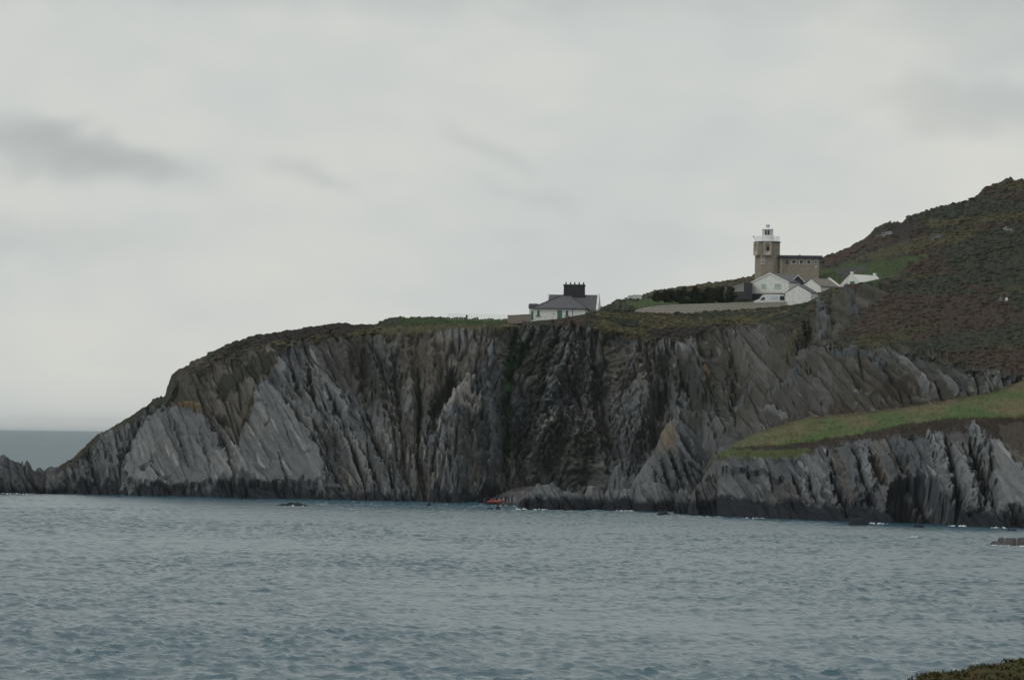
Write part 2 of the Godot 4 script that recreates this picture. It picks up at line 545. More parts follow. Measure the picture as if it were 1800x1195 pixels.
var CLIFF_LINES := [
	# great gullies and buttresses
	[12, -2.5, GULLY, 908, 580, 900, 615, 889, 700, 886, 770, 888, 835],
	[9, -2.5, GULLY, 940, 580, 915, 620, 896, 660],
	[26, -4.5, null, 1050, 640, 1060, 690, 1069, 740, 1075, 830], [10, -2.0, null, 1040, 610, 1062, 690, 1080, 800],
	[46, 5.0, null, 972, 660, 950, 760, 930, 850], [60, 3.5, null, 985, 690, 990, 780, 1000, 860], [40, 4.0, null, 1000, 575, 985, 650, 960, 720],
	[40, 4.0, null, 1115, 600, 1120, 680, 1130, 760, 1120, 830], [30, 3.0, null, 1215, 600, 1225, 690, 1250, 760],
	[22, -4.0, null, 1165, 620, 1180, 680, 1150, 730, 1110, 820], [18, -5.0, null, 1200, 650, 1215, 700, 1250, 730], [20, -4.0, null, 1290, 590, 1300, 660, 1290, 740],
	[5, -3.0, GULLY, 735, 645, 737, 700, 736, 760, 733, 800], [14, -3.5, SCRUB, 796, 640, 790, 680, 765, 710, 755, 770], [12, -3.5, null, 725, 780, 745, 830, 750, 870],
	[16, -3.0, null, 690, 760, 715, 820, 735, 865],
	[14, 2.5, null, 600, 600, 610, 640, 612, 660], [16, 2.6, null, 655, 620, 665, 690, 680, 760], [18, 3.0, null, 712, 590, 718, 680, 722, 760], [10, -2.4, null, 690, 610, 700, 690, 705, 760],
	[12, -2.2, null, 640, 610, 640, 680, 660, 760], [14, 2.0, BROWN, 760, 600, 758, 640, 765, 680],
	[18, -5.0, null, 1110, 830, 1140, 790, 1162, 748, 1186, 722], [16, -5.0, null, 1192, 724, 1224, 748, 1256, 790, 1276, 830],
	# leaning beds of the western face
	[4, -2.6, null, 493, 694, 519, 727, 546, 765, 572, 806, 580, 840], [5, 1.4, PALE, 485, 668, 524, 716, 552, 762, 570, 797],
	[4, -2.4, null, 572, 800, 592, 835, 605, 858], [6, 1.2, null, 548, 722, 566, 752, 585, 800, 610, 850],
	[6, -2.2, null, 560, 722, 580, 770, 600, 812], [6, 1.6, PALE, 577, 727, 604, 769, 628, 826, 637, 856], [4, -3.2, null, 590, 735, 612, 776, 632, 824, 641, 858],
	[7, 1.7, PALE, 607, 739, 625, 781, 649, 826, 655, 859], [4, -3.0, null, 634, 786, 656, 826, 668, 858], [6, 1.6, SLATE, 631, 742, 649, 781, 670, 829, 682, 853], [5, -2.6, null, 648, 742, 668, 796, 690, 850],
	[6, 1.2, SLATE, 520, 632, 528, 668, 532, 690], [5, -1.8, SCRUB, 512, 640, 520, 672, 528, 700], [5, 1.2, PALE, 493, 645, 503, 675], [5, 1.2, PALE, 553, 636, 560, 664], [6, -2.0, SCRUB, 540, 632, 548, 690, 560, 720],
	[8, 1.4, PALE, 592, 688, 606, 722, 613, 742], [5, 1.1, PALE, 610, 684, 613, 720], [6, -2.0, SCRUB, 575, 680, 590, 715, 600, 735], [5, 1.0, PALE, 628, 716, 633, 730], [5, 1.3, PALE, 553, 690, 566, 720],
	[4, -1.8, null, 488, 800, 500, 835, 508, 862], [4, -1.5, null, 535, 840, 522, 868], [3, -1.2, null, 420, 706, 446, 712, 470, 718],
	# the nose
	[5, -2.2, null, 268, 818, 252, 824, 246, 832], [4, -1.8, null, 266, 826, 284, 846, 302, 842], [5, -1.6, null, 306, 745, 318, 780, 330, 818], [4, -1.2, null, 350, 755, 362, 800, 372, 840], [6, -2.0, null, 370, 742, 392, 770, 405, 800],
	[9, -2.8, null, 250, 735, 232, 770, 216, 800, 206, 850], [12, 1.8, null, 176, 772, 182, 800, 190, 850], [8, -2.2, null, 160, 790, 168, 825, 170, 860], [9, 1.8, null, 140, 806, 148, 840, 150, 866], [6, -1.8, null, 128, 820, 132, 850],
	[8, 1.2, DRY, 425, 750, 436, 720, 448, 690], [6, -2.5, SCRUB, 372, 722, 392, 735, 408, 752], [10, 1.6, LICHEN, 300, 706, 330, 716, 366, 734],
	# the pale folded outcrop in the middle
	[22, 5.5, SLATE, 846, 640, 858, 700, 868, 780, 862, 850], [26, 4.0, null, 812, 700, 806, 770, 812, 850], [14, 2.0, GUANO, 772, 716, 800, 700, 822, 672, 836, 664], [10, 1.6, GUANO, 800, 710, 830, 716, 848, 728], [5, -2.4, null, 774, 730, 800, 732, 826, 744, 838, 752],
	[5, -2.0, null, 806, 752, 800, 800, 810, 840], [6, -2.5, null, 770, 760, 762, 810, 752, 850], [5, -2.4, null, 812, 812, 828, 802, 848, 812], [5, -2.2, null, 858, 850, 862, 840, 872, 830], [7, 1.3, GUANO, 818, 684, 838, 700, 846, 722],
	# beds and bands of the middle and right of the face
	[4, 0.9, GUANO, 966, 730, 972, 745, 960, 765, 945, 785], [4, 0.7, GUANO, 990, 742, 1006, 750], [5, 1.2, BROWN, 1062, 620, 1080, 612, 1095, 600], [6, 1.3, SLATE, 1086, 672, 1110, 652, 1130, 640], [5, -1.6, null, 1082, 668, 1106, 646, 1128, 634], [5, -1.6, null, 1094, 686, 1116, 668, 1140, 654],
	[5, 1.2, BROWN, 1005, 600, 1006, 650, 1020, 700], [5, -1.8, null, 992, 655, 1012, 690, 1030, 740], [6, 1.1, BROWN, 1040, 700, 1052, 735], [5, 1.0, LICHEN, 1220, 605, 1236, 640, 1250, 680], [5, -1.5, null, 1160, 600, 1176, 640, 1184, 690],
	[7, 1.4, SLATE, 1278, 700, 1300, 690, 1330, 676], [6, 1.3, PALE, 1345, 712, 1372, 722, 1388, 728], [6, 1.6, SLATE, 1440, 615, 1500, 618, 1550, 626], [8, -2.2, null, 1400, 632, 1420, 650, 1450, 664], [9, 1.6, SLATE, 1540, 622, 1548, 648, 1560, 668],
	[7, 1.4, PALE, 1620, 660, 1628, 675, 1635, 690], [9, 1.6, PALE, 1665, 660, 1676, 675, 1684, 692], [5, -1.8, null, 1645, 660, 1655, 690], [5, -1.8, null, 1500, 672, 1516, 688, 1530, 684], [6, 1.0, PALE, 1500, 690, 1530, 682], [7, 1.2, SLATE, 1355, 690, 1390, 660, 1410, 640],
	[10, 1.8, SLATE, 1440, 530, 1450, 560, 1440, 590], [10, -2.4, SCRUB, 1415, 560, 1418, 590, 1400, 620], [8, 1.6, DARK, 1490, 515, 1500, 540, 1512, 560], [9, 1.5, DRY, 1400, 585, 1388, 610, 1380, 640]]
var CLIFF_SLABS := [
	[1.2, 0.5, PALE, 0.4, [225, 778, 250, 745, 290, 716, 345, 722, 368, 742, 392, 790, 412, 850, 300, 856, 232, 850, 215, 830]],
	[1.6, 0.45, PALE, 0.4, [441, 727, 450, 680, 468, 676, 495, 703, 522, 735, 550, 772, 566, 806, 575, 850, 420, 852, 412, 800]],
	[0.6, 0.5, SLATE, 0.5, [500, 800, 570, 805, 600, 856, 510, 858]],
	[0.0, 0.6, SLATE, 0.5, [842, 740, 872, 700, 880, 800, 872, 840, 846, 830]],
	[0.0, 0.9, BROWN, 0.7, [290, 700, 300, 664, 350, 636, 430, 618, 492, 606, 484, 648, 445, 690, 428, 740, 402, 762, 372, 738, 330, 714]],
	[0.0, 0.8, SCRUB, 0.6, [610, 596, 700, 590, 690, 660, 660, 720, 640, 700, 625, 650]],
	[0.0, 1.0, DARK, 0.35, [1020, 775, 1130, 770, 1125, 850, 1060, 850, 1015, 850]],
	[0.0, 0.9, BROWN, 0.5, [700, 600, 860, 590, 850, 640, 790, 690, 730, 720, 700, 690]],
	[0.3, 0.7, SCRUB, 0.85, [420, 640, 470, 622, 492, 612, 480, 640, 455, 664, 425, 668, 400, 690, 380, 700, 385, 665]],
	[0.0, 0.7, BRACKEN, 0.5, [545, 600, 600, 590, 640, 600, 650, 640, 640, 700, 600, 690, 575, 650, 560, 620]],
	[0.0, 0.7, BROWN, 0.7, [700, 590, 800, 590, 790, 640, 730, 650, 700, 640]],
	[0.0, 0.7, SCRUB, 0.6, [930, 580, 985, 575, 960, 620, 925, 660, 905, 650]],
	[0.0, 0.8, BROWN, 0.6, [1050, 600, 1130, 605, 1160, 640, 1130, 700, 1080, 660]],
	[0.0, 0.8, SCRUB, 0.5, [1190, 640, 1300, 620, 1330, 700, 1270, 740, 1210, 700]],
	[0.0, 0.9, SCRUB * 1.5, 0.4, [950, 770, 1040, 760, 1060, 840, 960, 840]],
	[0.0, 0.7, BRACKEN, 0.7, [1330, 750, 1400, 720, 1480, 708, 1620, 700, 1700, 692, 1600, 716, 1480, 730, 1400, 742]],
	[0.0, 1.0, BROWN * 0.75, 0.55, [1250, 590, 1340, 575, 1440, 560, 1500, 606, 1560, 640, 1640, 640, 1600, 690, 1480, 708, 1380, 735, 1290, 735, 1260, 660]],
	[0.0, 0.8, BRACKEN, 0.6, [1530, 680, 1600, 660, 1620, 690, 1560, 704]],
	[0.0, 0.8, SCRUB, 0.5, [290, 690, 300, 660, 345, 650, 370, 690, 350, 720, 300, 704]]]
# patches of ground cover above the lip
var COVER := [
	[HEATHER, [395, 612, 470, 585, 580, 568, 640, 572, 650, 582, 590, 588, 480, 602, 400, 622]], [DRY, [420, 622, 500, 600, 590, 588, 560, 602, 470, 616]],
	[DRY, [600, 592, 660, 575, 890, 568, 935, 572, 860, 590, 700, 596]], [LAWN * 0.75, [655, 575, 676, 556, 895, 558, 940, 562, 890, 571, 760, 570]], [SCRUB, [665, 574, 676, 558, 720, 562, 690, 572]],
	[DRY, [1050, 552, 1180, 548, 1390, 545, 1340, 566, 1200, 594, 1120, 596, 1060, 578]], [SCRUB, [1060, 556, 1110, 562, 1130, 574, 1080, 574]], [SCRUB, [1060, 540, 1120, 536, 1118, 546, 1070, 548]], [HEATHER, [1130, 580, 1240, 575, 1300, 562, 1260, 590, 1160, 602]], [SCRUB * 1.2, [1180, 552, 1330, 548, 1390, 546, 1330, 556, 1220, 562]],
	[LAWN, [1100, 532, 1150, 524, 1335, 516, 1400, 520, 1380, 534, 1200, 538, 1130, 541]], [DRY * 0.7, [1120, 521, 1150, 510, 1330, 484, 1330, 497, 1240, 507, 1150, 520]],
	[LAWN * 0.9, [1430, 482, 1446, 474, 1500, 462, 1560, 458, 1610, 448, 1645, 444, 1632, 452, 1600, 462, 1580, 482, 1540, 498, 1440, 505]], [TARMAC, [1470, 474, 1512, 467, 1522, 472, 1500, 480, 1482, 488, 1474, 482]],
	[HEATHER, [1440, 472, 1460, 446, 1500, 428, 1540, 402, 1600, 386, 1640, 400, 1560, 432, 1500, 452, 1460, 470]], [BRACKEN, [1440, 458, 1500, 430, 1540, 408, 1570, 420, 1510, 446, 1460, 468]], [DRY * 0.85, [1545, 440, 1600, 424, 1650, 408, 1700, 398, 1705, 415, 1690, 425, 1640, 437, 1600, 444, 1500, 458, 1480, 462]], [DRY * 0.9, [1620, 390, 1700, 378, 1790, 374, 1790, 384, 1720, 394, 1640, 400]], [DRY * 0.9, [1650, 440, 1690, 424, 1708, 400, 1716, 410, 1700, 430, 1670, 446]],
	[SCRUB, [1590, 386, 1640, 370, 1720, 346, 1800, 352, 1800, 372, 1720, 380, 1640, 388]], [DRY * 0.8, [1745, 326, 1780, 316, 1830, 318, 1830, 340, 1780, 336]], [BRACKEN, [1590, 470, 1640, 452, 1700, 456, 1720, 480, 1640, 482, 1590, 482]],
	[SCRUB, [1650, 440, 1720, 410, 1830, 390, 1830, 480, 1740, 500, 1690, 490]], [SCRUB, [1570, 500, 1640, 484, 1700, 500, 1720, 520, 1620, 520, 1560, 515]], [BRACKEN, [1500, 560, 1560, 515, 1700, 520, 1760, 550, 1700, 600, 1600, 600, 1520, 590]], [DRY * 0.7, [1500, 600, 1560, 580, 1660, 568, 1600, 590, 1540, 612]], [SCRUB, [1600, 604, 1680, 585, 1790, 575, 1790, 600, 1700, 612, 1640, 618]],
	[BRACKEN, [1640, 625, 1720, 612, 1830, 610, 1830, 650, 1720, 646]], [DRY * 0.7, [1420, 540, 1470, 510, 1490, 502, 1480, 516, 1440, 540]], [DRY * 0.8, [1560, 492, 1620, 482, 1660, 480, 1650, 486, 1590, 492]],
	[PALE * 0.8, [1540, 412, 1560, 408, 1572, 411, 1556, 416]], [PALE, [1764, 394, 1772, 398, 1780, 404, 1772, 405, 1766, 400]], [SLATE, [1640, 416, 1655, 412, 1656, 420, 1642, 422]]]

func build_headland() -> void:
	var x0 := 30.0
	var dx := 1.5
	var cols := 1330
	var seg := [0, 236, 50, 3, 62, 12]
	var rows := 1
	for s in seg:
		rows += s
	var n := cols * rows
	var ys := PackedFloat32Array()
	var ds := PackedFloat32Array()
	var out := PackedFloat32Array()
	var soft := PackedFloat32Array()
	var col := PackedColorArray()
	ys.resize(n)
	ds.resize(n)
	out.resize(n)
	soft.resize(n)
	col.resize(n)
	var spur := polygon([1440, 545, 1470, 518, 1500, 504, 1552, 496, 1560, 512, 1535, 540, 1500, 560, 1470, 600, 1440, 615, 1410, 600, 1420, 560])
	var polys := []
	for c in COVER:
		polys.append(polygon(c[1]))
	for i in cols:
		var px := x0 + i * dx
		var yh := horizon(px)
		var lean := tab(LEAN, px)
		broken = tab(BROKEN, px)
		var gy := [0.0, tab(LIP, px), tab(MIDDLE, px), 0.0, tab(RIDGE, px)]
		var gd := [tab(FOOT, px), tab(LIP, px, 2), tab(MIDDLE, px, 2), 0.0, tab(RIDGE, px, 2)]
		gy[0] = yh + (EYE + 2.0) * LENS / gd[0]
		gy[3] = gy[2] - 0.6
		gd[3] = gd[2] + tab(STEP, px)
		gy[3] = minf(gy[3], gy[2])
		gy[4] = minf(gy[4] + n_soft.get_noise_2d(px * 0.12, 3.0) * 2.2 + n_soft.get_noise_2d(px * 0.5, 8.0) * 1.2, gy[3] - 0.3)
		var k := i * rows
		var bare := 0.25 if px < 620.0 else 0.35
		if px > 1300.0:
			bare = 0.3
		var crest: float = EYE + (yh - gy[4]) * gd[4] / LENS
		for g in range(1, 6):
			for j in range(0 if g == 1 else 1, seg[g] + 1):
				var t: float = float(j) / seg[g]
				var y: float
				var d: float
				if g < 5:
					y = lerpf(gy[g - 1], gy[g], t)
					d = lerpf(gd[g - 1], gd[g], pow(t, 0.9) if g == 1 else t)
				else:
					d = gd[4] + 90.0 * t
					var e: float = crest * pow(1.0 - t, 0.7) - 2.0 * t
					y = yh - (e - EYE) * LENS / d
				ys[k] = y
				ds[k] = d
				var wander := n_soft.get_noise_2d(px * 0.02, y * 0.03) * 16.0 + n_soft.get_noise_2d(px * 0.12, y * 0.16) * 9.0
				var rock := smoothstep(-6.0, 8.0, y - gy[1] + wander) if g < 3 else 0.0
				if g == 2 and px > 1380.0 and px < 1580.0 and inside(spur, px + wander, y + wander * 0.5):
					rock = 0.85
				var height := EYE + (yh - y) * d / LENS
				if rock > 0.01:
					out[k] = relief(px, y, lean, d) * rock
				var m := px * 0.12
				var e2 := y * 0.12
				var tuft := n_soft.get_noise_2d(m * 0.9, e2 * 1.6)
				soft[k] = 1.0 - rock
				var c := Color.BLACK
				if rock > 0.0:
					c = rock_colour(px, y, lean, d, 0.05 if px < 600.0 else bare + (0.35 if g == 2 else 0.0))
					if g == 2:
						c = c.lerp(BROWN, 0.45) * 0.62
					# growth on ledges
					var grow := n_soft.get_noise_2d(m * 0.11 + 90.0, e2 * 0.09) + 0.5 * n_soft.get_noise_2d(m * 0.9, e2 * 0.35) + (0.15 if px > 690.0 else -0.3) - 0.35 * smoothstep(680.0, 840.0, y)
					if px > 150.0:
						c = c.lerp((SCRUB * 1.35 if tuft > -0.1 else DRY * 0.9) * (1.0 + 0.5 * tuft), smoothstep(0.05, 0.45, grow) * 0.6)
					var wet := smoothstep(0.8, -0.4, height - 2.3 - 1.8 * n_soft.get_noise_2d(m * 0.15, 2.0) - 2.6 * n_soft.get_noise_2d(m * 0.045, 30.0) - 1.6 * n_soft.get_noise_2d(m * 0.6, e2 * 0.4))
					c = c.lerp(TIDE, wet)
				if rock < 1.0:
					var mix := n_soft.get_noise_2d(m * 0.05 + 7.0, e2 * 0.12)
					var mix2 := n_soft.get_noise_2d(m * 0.3 + 50.0, e2 * 0.5)
					var v := SCRUB.lerp(BRACKEN, smoothstep(-0.25, 0.3, mix + 0.4 * mix2)).lerp(DRY, smoothstep(0.2, 0.7, mix2 - mix) * 0.7)
					if g >= 2 or y < gy[1] + 6.0:
						var ax := px + n_soft.get_noise_2d(px * 0.03, y * 0.08) * 10.0 + n_soft.get_noise_2d(px * 0.2, y * 0.3) * 5.0
						var ay := y + n_soft.get_noise_2d(px * 0.03 + 80.0, y * 0.08) * 5.0 + n_soft.get_noise_2d(px * 0.2 + 33.0, y * 0.3) * 2.5
						for q in polys.size():
							if inside(polys[q], ax, ay):
								v = COVER[q][0]
					v = v.lerp(SCRUB if mix2 < 0.0 else HEATHER, clampf(absf(mix2) * 0.8, 0.0, 0.4) if g != 4 or px > 1600.0 else 0.1)
					v = v * (1.0 + 0.5 * tuft + 0.3 * n_soft.get_noise_2d(m * 3.0, e2 * 4.0))
					c = v.lerp(c, rock)
				c.a = 1.0
				col[k] = c
				k += 1
	carve(CLIFF_LINES, CLIFF_SLABS, cols, rows, x0, dx, ys, out, col)
	var p := PackedVector3Array()
	p.resize(n)
	for i in cols:
		var px := x0 + i * dx
		for j in rows:
			var k := i * rows + j
			var q := at(px, ys[k], ds[k])
			var s := soft[k]
			if s > 0.0 and s <= 1.0:
				var hump := n_soft.get_noise_2d(q.x * 0.22, q.z * 0.22) * 0.5 + n_soft.get_noise_2d(q.x * 0.9, q.z * 0.9) * 0.28
				q.y += hump * s * (1.0 if px > 1570.0 or px < 880.0 else 0.35)
			p[k] = q
	stand_out(p, out, cols, rows)
	heath(p, col, soft, cols, rows)
	var o := put("headland", sheet(p, col, cols, rows), vertex_coloured(0.93, 0.25))
	label(o, "", "", "", "structure")

# ---------------------------------------------------------------- the low point in front, with its sloping field
const POINT_FOOT := [[1230, 925], [1245, 880], [1256, 848], [1268, 834], [1280, 830], [1400, 815], [1500, 801], [1600, 791], [1800, 768], [2100, 745]]
const POINT_LIP := [[1230, 850, 930], [1245, 820, 885], [1256, 806, 856], [1268, 802, 843], [1300, 803, 836], [1340, 806, 830], [1400, 804, 824], [1425, 800, 821], [1440, 788, 820], [1500, 777, 811], [1560, 767, 805], [1600, 763, 801], [1660, 761, 797], [1695, 752, 790], [1712, 745, 789], [1730, 757, 789], [1750, 775, 786], [1800, 800, 780], [2100, 820, 760]]
const POINT_BANK := [[1230, 848, 932], [1245, 818, 888], [1256, 803, 862], [1268, 799, 852], [1290, 785, 850], [1420, 775, 836], [1508, 762, 822], [1595, 743, 812], [1662, 734, 806], [1712, 732, 800], [1800, 730, 796], [2100, 722, 780]]
const POINT_TOP := [[1230, 846, 940], [1245, 816, 905], [1256, 801, 900], [1268, 796, 897], [1300, 776, 894], [1327, 761, 888], [1420, 733, 868], [1508, 726, 858], [1595, 716, 852], [1672, 703, 850], [1745, 689, 847], [1800, 664, 846], [2100, 640, 835]]
var POINT_LINES := [
	[6.25, -2.9, null, 1392, 830, 1408, 858, 1420, 880], [6.25, 0.96, PALE, 1400, 826, 1414, 852, 1424, 878], [5, -2.61, null, 1418, 828, 1432, 858, 1440, 882], [7.5, 1.04, PALE, 1426, 826, 1436, 854, 1446, 882], [8.75, 1.20, SLATE, 1446, 806, 1460, 846, 1474, 890],
	[10, -5.8, null, 1462, 838, 1475, 870, 1490, 902], [5, -2.9, null, 1455, 790, 1466, 820, 1470, 838], [6.25, 0.96, BROWN, 1462, 788, 1474, 815, 1490, 850, 1496, 884], [10, 1.28, SLATE, 1490, 786, 1500, 815, 1500, 880], [5, -3.19, null, 1500, 790, 1512, 826, 1522, 860], [8.75, 1.20, PALE, 1510, 782, 1524, 826, 1536, 862],
	[12.5, -7.25, null, 1528, 862, 1530, 876, 1540, 885], [10, -2.9, BROWN, 1530, 790, 1545, 830, 1560, 850], [7.5, 1.12, SLATE, 1554, 790, 1568, 820, 1578, 844], [7.5, 1.12, SLATE, 1570, 772, 1582, 798, 1592, 808], [6.25, -2.9, null, 1578, 800, 1590, 822, 1598, 830], [7.5, 0.80, SLATE, 1615, 790, 1612, 830],
	[32.5, -10.15, null, 1590, 850, 1600, 880, 1610, 920], [25, -8.7, null, 1640, 860, 1650, 890, 1660, 925], [20, -5.8, null, 1620, 835, 1640, 870], [11.25, 1.75, PALE, 1634, 766, 1650, 810, 1672, 868], [8.75, 1.12, PALE, 1650, 764, 1664, 805, 1678, 850], [8.75, -7.25, null, 1660, 776, 1676, 826, 1688, 880, 1680, 918],
	[12.5, 1.59, PALE, 1676, 782, 1694, 820, 1710, 860, 1716, 890], [6.25, -2.9, null, 1688, 845, 1700, 880, 1706, 905], [12.5, 1.75, PALE, 1712, 748, 1724, 780, 1736, 815], [10, -7.25, null, 1708, 772, 1720, 820, 1732, 845, 1736, 890], [6.25, -2.9, null, 1740, 800, 1744, 850, 1750, 900], [12.5, -4.35, null, 1780, 898, 1790, 912, 1798, 925],
	[12.5, 1.28, null, 1375, 884, 1398, 880, 1412, 890]]
var POINT_SLABS := [
	[0.7, 0.35, PALE, 0.6, [1632, 764, 1655, 764, 1668, 800, 1682, 860, 1676, 874, 1660, 840, 1640, 795]],
	[0.7, 0.35, PALE, 0.55, [1670, 780, 1690, 777, 1706, 830, 1722, 895, 1702, 900, 1690, 850]],
	[0.6, 0.35, PALE, 0.6, [1704, 752, 1714, 744, 1730, 768, 1746, 810, 1740, 838, 1724, 800, 1712, 775]],
	[0.6, 0.35, PALE, 0.45, [1440, 806, 1457, 802, 1474, 850, 1482, 895, 1464, 890, 1450, 850]],
	[0.6, 0.4, BROWN * 1.4, 0.55, [1468, 788, 1494, 783, 1514, 840, 1500, 892, 1484, 870, 1476, 830]],
	[0.6, 0.35, PALE, 0.45, [1504, 784, 1523, 780, 1544, 850, 1532, 864, 1518, 830]],
	[0.5, 0.4, SLATE, 0.5, [1564, 772, 1584, 768, 1600, 806, 1592, 816, 1580, 800]],
	[-1.6, 1.2, null, 0.0, [1258, 818, 1290, 820, 1330, 822, 1372, 836, 1392, 862, 1370, 884, 1320, 876, 1280, 868, 1256, 872]],
	[-6.0, 0.8, null, 0.0, [1572, 842, 1600, 832, 1640, 840, 1662, 870, 1690, 900, 1690, 930, 1575, 930, 1560, 880]],
	[1.6, 0.5, PALE, 0.4, [1728, 775, 1752, 778, 1780, 810, 1800, 835, 1830, 860, 1830, 915, 1760, 910, 1742, 850, 1730, 800]],
	[0.4, 0.5, SLATE, 0.6, [1466, 786, 1500, 782, 1530, 850, 1500, 890, 1480, 860]],
	[0.2, 0.7, BROWN, 0.7, [1752, 748, 1830, 745, 1830, 850, 1800, 830, 1776, 800]],
	[0.0, 0.8, BROWN, 0.5, [1520, 784, 1560, 770, 1600, 830, 1560, 850]]]

func build_promontory() -> void:
	broken = 0.085
	var x0 := 1231.0
	var dx := 1.5
	var cols := 500
	var seg := [0, 120, 24, 40, 6]
	var rows := 191
	var n := cols * rows
	var ys := PackedFloat32Array()
	var ds := PackedFloat32Array()
	var out := PackedFloat32Array()
	var soft := PackedFloat32Array()
	var col := PackedColorArray()
	ys.resize(n)
	ds.resize(n)
	out.resize(n)
	soft.resize(n)
	col.resize(n)
	var terrace := polygon([1262, 800, 1285, 789, 1330, 791, 1425, 789, 1420, 803, 1340, 808, 1270, 806])
	for i in cols:
		var px := x0 + i * dx
		var yh := horizon(px)
		var gd := [tab(POINT_FOOT, px), tab(POINT_LIP, px, 2), tab(POINT_BANK, px, 2), tab(POINT_TOP, px, 2), tab(POINT_TOP, px, 2) + 14.0]
		var gy := [yh + (EYE + 2.0) * LENS / gd[0], tab(POINT_LIP, px) + n_soft.get_noise_2d(px * 0.08, 1.0) * 5.0, tab(POINT_BANK, px) + n_soft.get_noise_2d(px * 0.05, 5.0) * 2.0 + n_soft.get_noise_2d(px * 0.35, 15.0) * 1.6, tab(POINT_TOP, px), tab(POINT_TOP, px) + 6.0]
		gy[2] = minf(gy[2], gy[1] - 0.5)
		gy[3] = minf(gy[3], gy[2] - 0.4)
		var k := i * rows
		for g in range(1, 5):
			for j in range(0 if g == 1 else 1, seg[g] + 1):
				var t: float = float(j) / seg[g]
				var y: float = lerpf(gy[g - 1], gy[g], t)
				var d: float = lerpf(gd[g - 1], gd[g], pow(t, 1.1) if g == 1 else t)
				ys[k] = y
				ds[k] = d
				var m := px * 0.105
				var e := y * 0.105
				var height := EYE + (yh - y) * d / LENS
				var wander := n_soft.get_noise_2d(px * 0.05, y * 0.06) * 8.0 + n_soft.get_noise_2d(px * 0.2, y * 0.2) * 5.0
				var rock := smoothstep(-4.0, 5.0, y - gy[1] + wander) if g < 3 else 0.0
				soft[k] = 1.0 - rock
				out[k] = relief(px, y, 0.42, d) * 0.45 * rock
				var tuft := n_soft.get_noise_2d(m * 1.1, e * 2.5)
				var c := rock_colour(px, y, 0.42, d, 0.15)
				var wet := smoothstep(0.8, -0.4, height - 2.7 - 1.8 * n_soft.get_noise_2d(m * 0.15, 2.0) - 2.2 * n_soft.get_noise_2d(m * 0.05, 30.0) - 1.6 * n_soft.get_noise_2d(m * 0.6, e * 0.4))
				c = c.lerp(TIDE, wet)
				var v := SOIL.lerp(BRACKEN, smoothstep(-0.1, 0.4, tuft) * 0.5)
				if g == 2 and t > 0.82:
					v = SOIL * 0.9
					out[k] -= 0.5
				if g >= 3:
					v = (LAWN * 1.25).lerp(DRY * 1.45, smoothstep(-0.45, 0.4, n_soft.get_noise_2d(m * 0.07, e * 0.3) + 0.3 * tuft + 0.35 * (t - 0.5))).lerp(BRACKEN, smoothstep(0.8, 1.0, t + tuft * 0.25) * 0.8)
				if inside(terrace, px + wander * 0.5, y + wander * 0.25):
					v = LAWN.lerp(DRY, 0.35 + 0.4 * tuft)
				v = v * (1.0 + 0.4 * tuft + 0.3 * n_soft.get_noise_2d(m * 3.0, e * 6.0) + 0.3 * n_soft.get_noise_2d(m * 0.25 + 20.0, e * 0.9))
				c = v.lerp(c, rock)
				c.a = 1.0
				col[k] = c
				k += 1
	carve(POINT_LINES, POINT_SLABS, cols, rows, x0, dx, ys, out, col)
	var p := PackedVector3Array()
	p.resize(n)
	for i in cols:
		for j in rows:
			var k := i * rows + j
			var q := at(x0 + i * dx, ys[k], ds[k])
			q.y += soft[k] * (n_soft.get_noise_2d(q.x * 0.3, q.z * 0.3) * 0.4 + n_soft.get_noise_2d(q.x * 1.1, q.z * 1.1) * 0.28)
			p[k] = q
	stand_out(p, out, cols, rows)
	var o := put("grassy_point", sheet(p, col, cols, rows), vertex_coloured(0.93, 0.25))
	label(o, "", "", "", "structure")

func build_beach() -> void:
	# a pocket of shingle in the cove
	var cols := 150
	var rows := 60
	var p := PackedVector3Array()
	var col := PackedColorArray()
	for i in cols:
		var px := 836.0 + i * 1.5
		for j in rows:
			var t := float(j) / (rows - 1)
			var d := lerpf(930.0, 1000.0, t)
			var h := -0.6 + 5.4 * pow(t, 0.9) - 0.0008 * (px - 930.0) * (px - 930.0) * t
			h += n_soft.get_noise_2d(px * 0.06, d * 0.1) * 0.35 + n_soft.get_noise_2d(px * 0.4, d * 0.5) * 0.18
			var q := on_sea(px, d, h)
			p.append(q)
			var g := n_soft.get_noise_2d(px * 0.3, d * 0.3)
			var c := Color(0.085, 0.086, 0.088).lerp(Color(0.15, 0.15, 0.15), smoothstep(-0.2, 0.5, n_soft.get_noise_2d(px * 0.03, d * 0.12))) * (1.0 + 0.5 * g)
			c = c.lerp(Color(0.05, 0.05, 0.05), smoothstep(0.9, 0.3, h + g * 0.5))
			c = c.lerp(Color(0.26, 0.19, 0.13), smoothstep(12.0, 4.0, absf(px - 851.0)) * smoothstep(0.2, 0.8, h) * 0.7)
			c.a = 1.0
			col.append(c)
	var o := put("shingle_beach", sheet(p, col, cols, rows), vertex_coloured(0.95, 0.2))
	label(o, "", "", "", "structure")

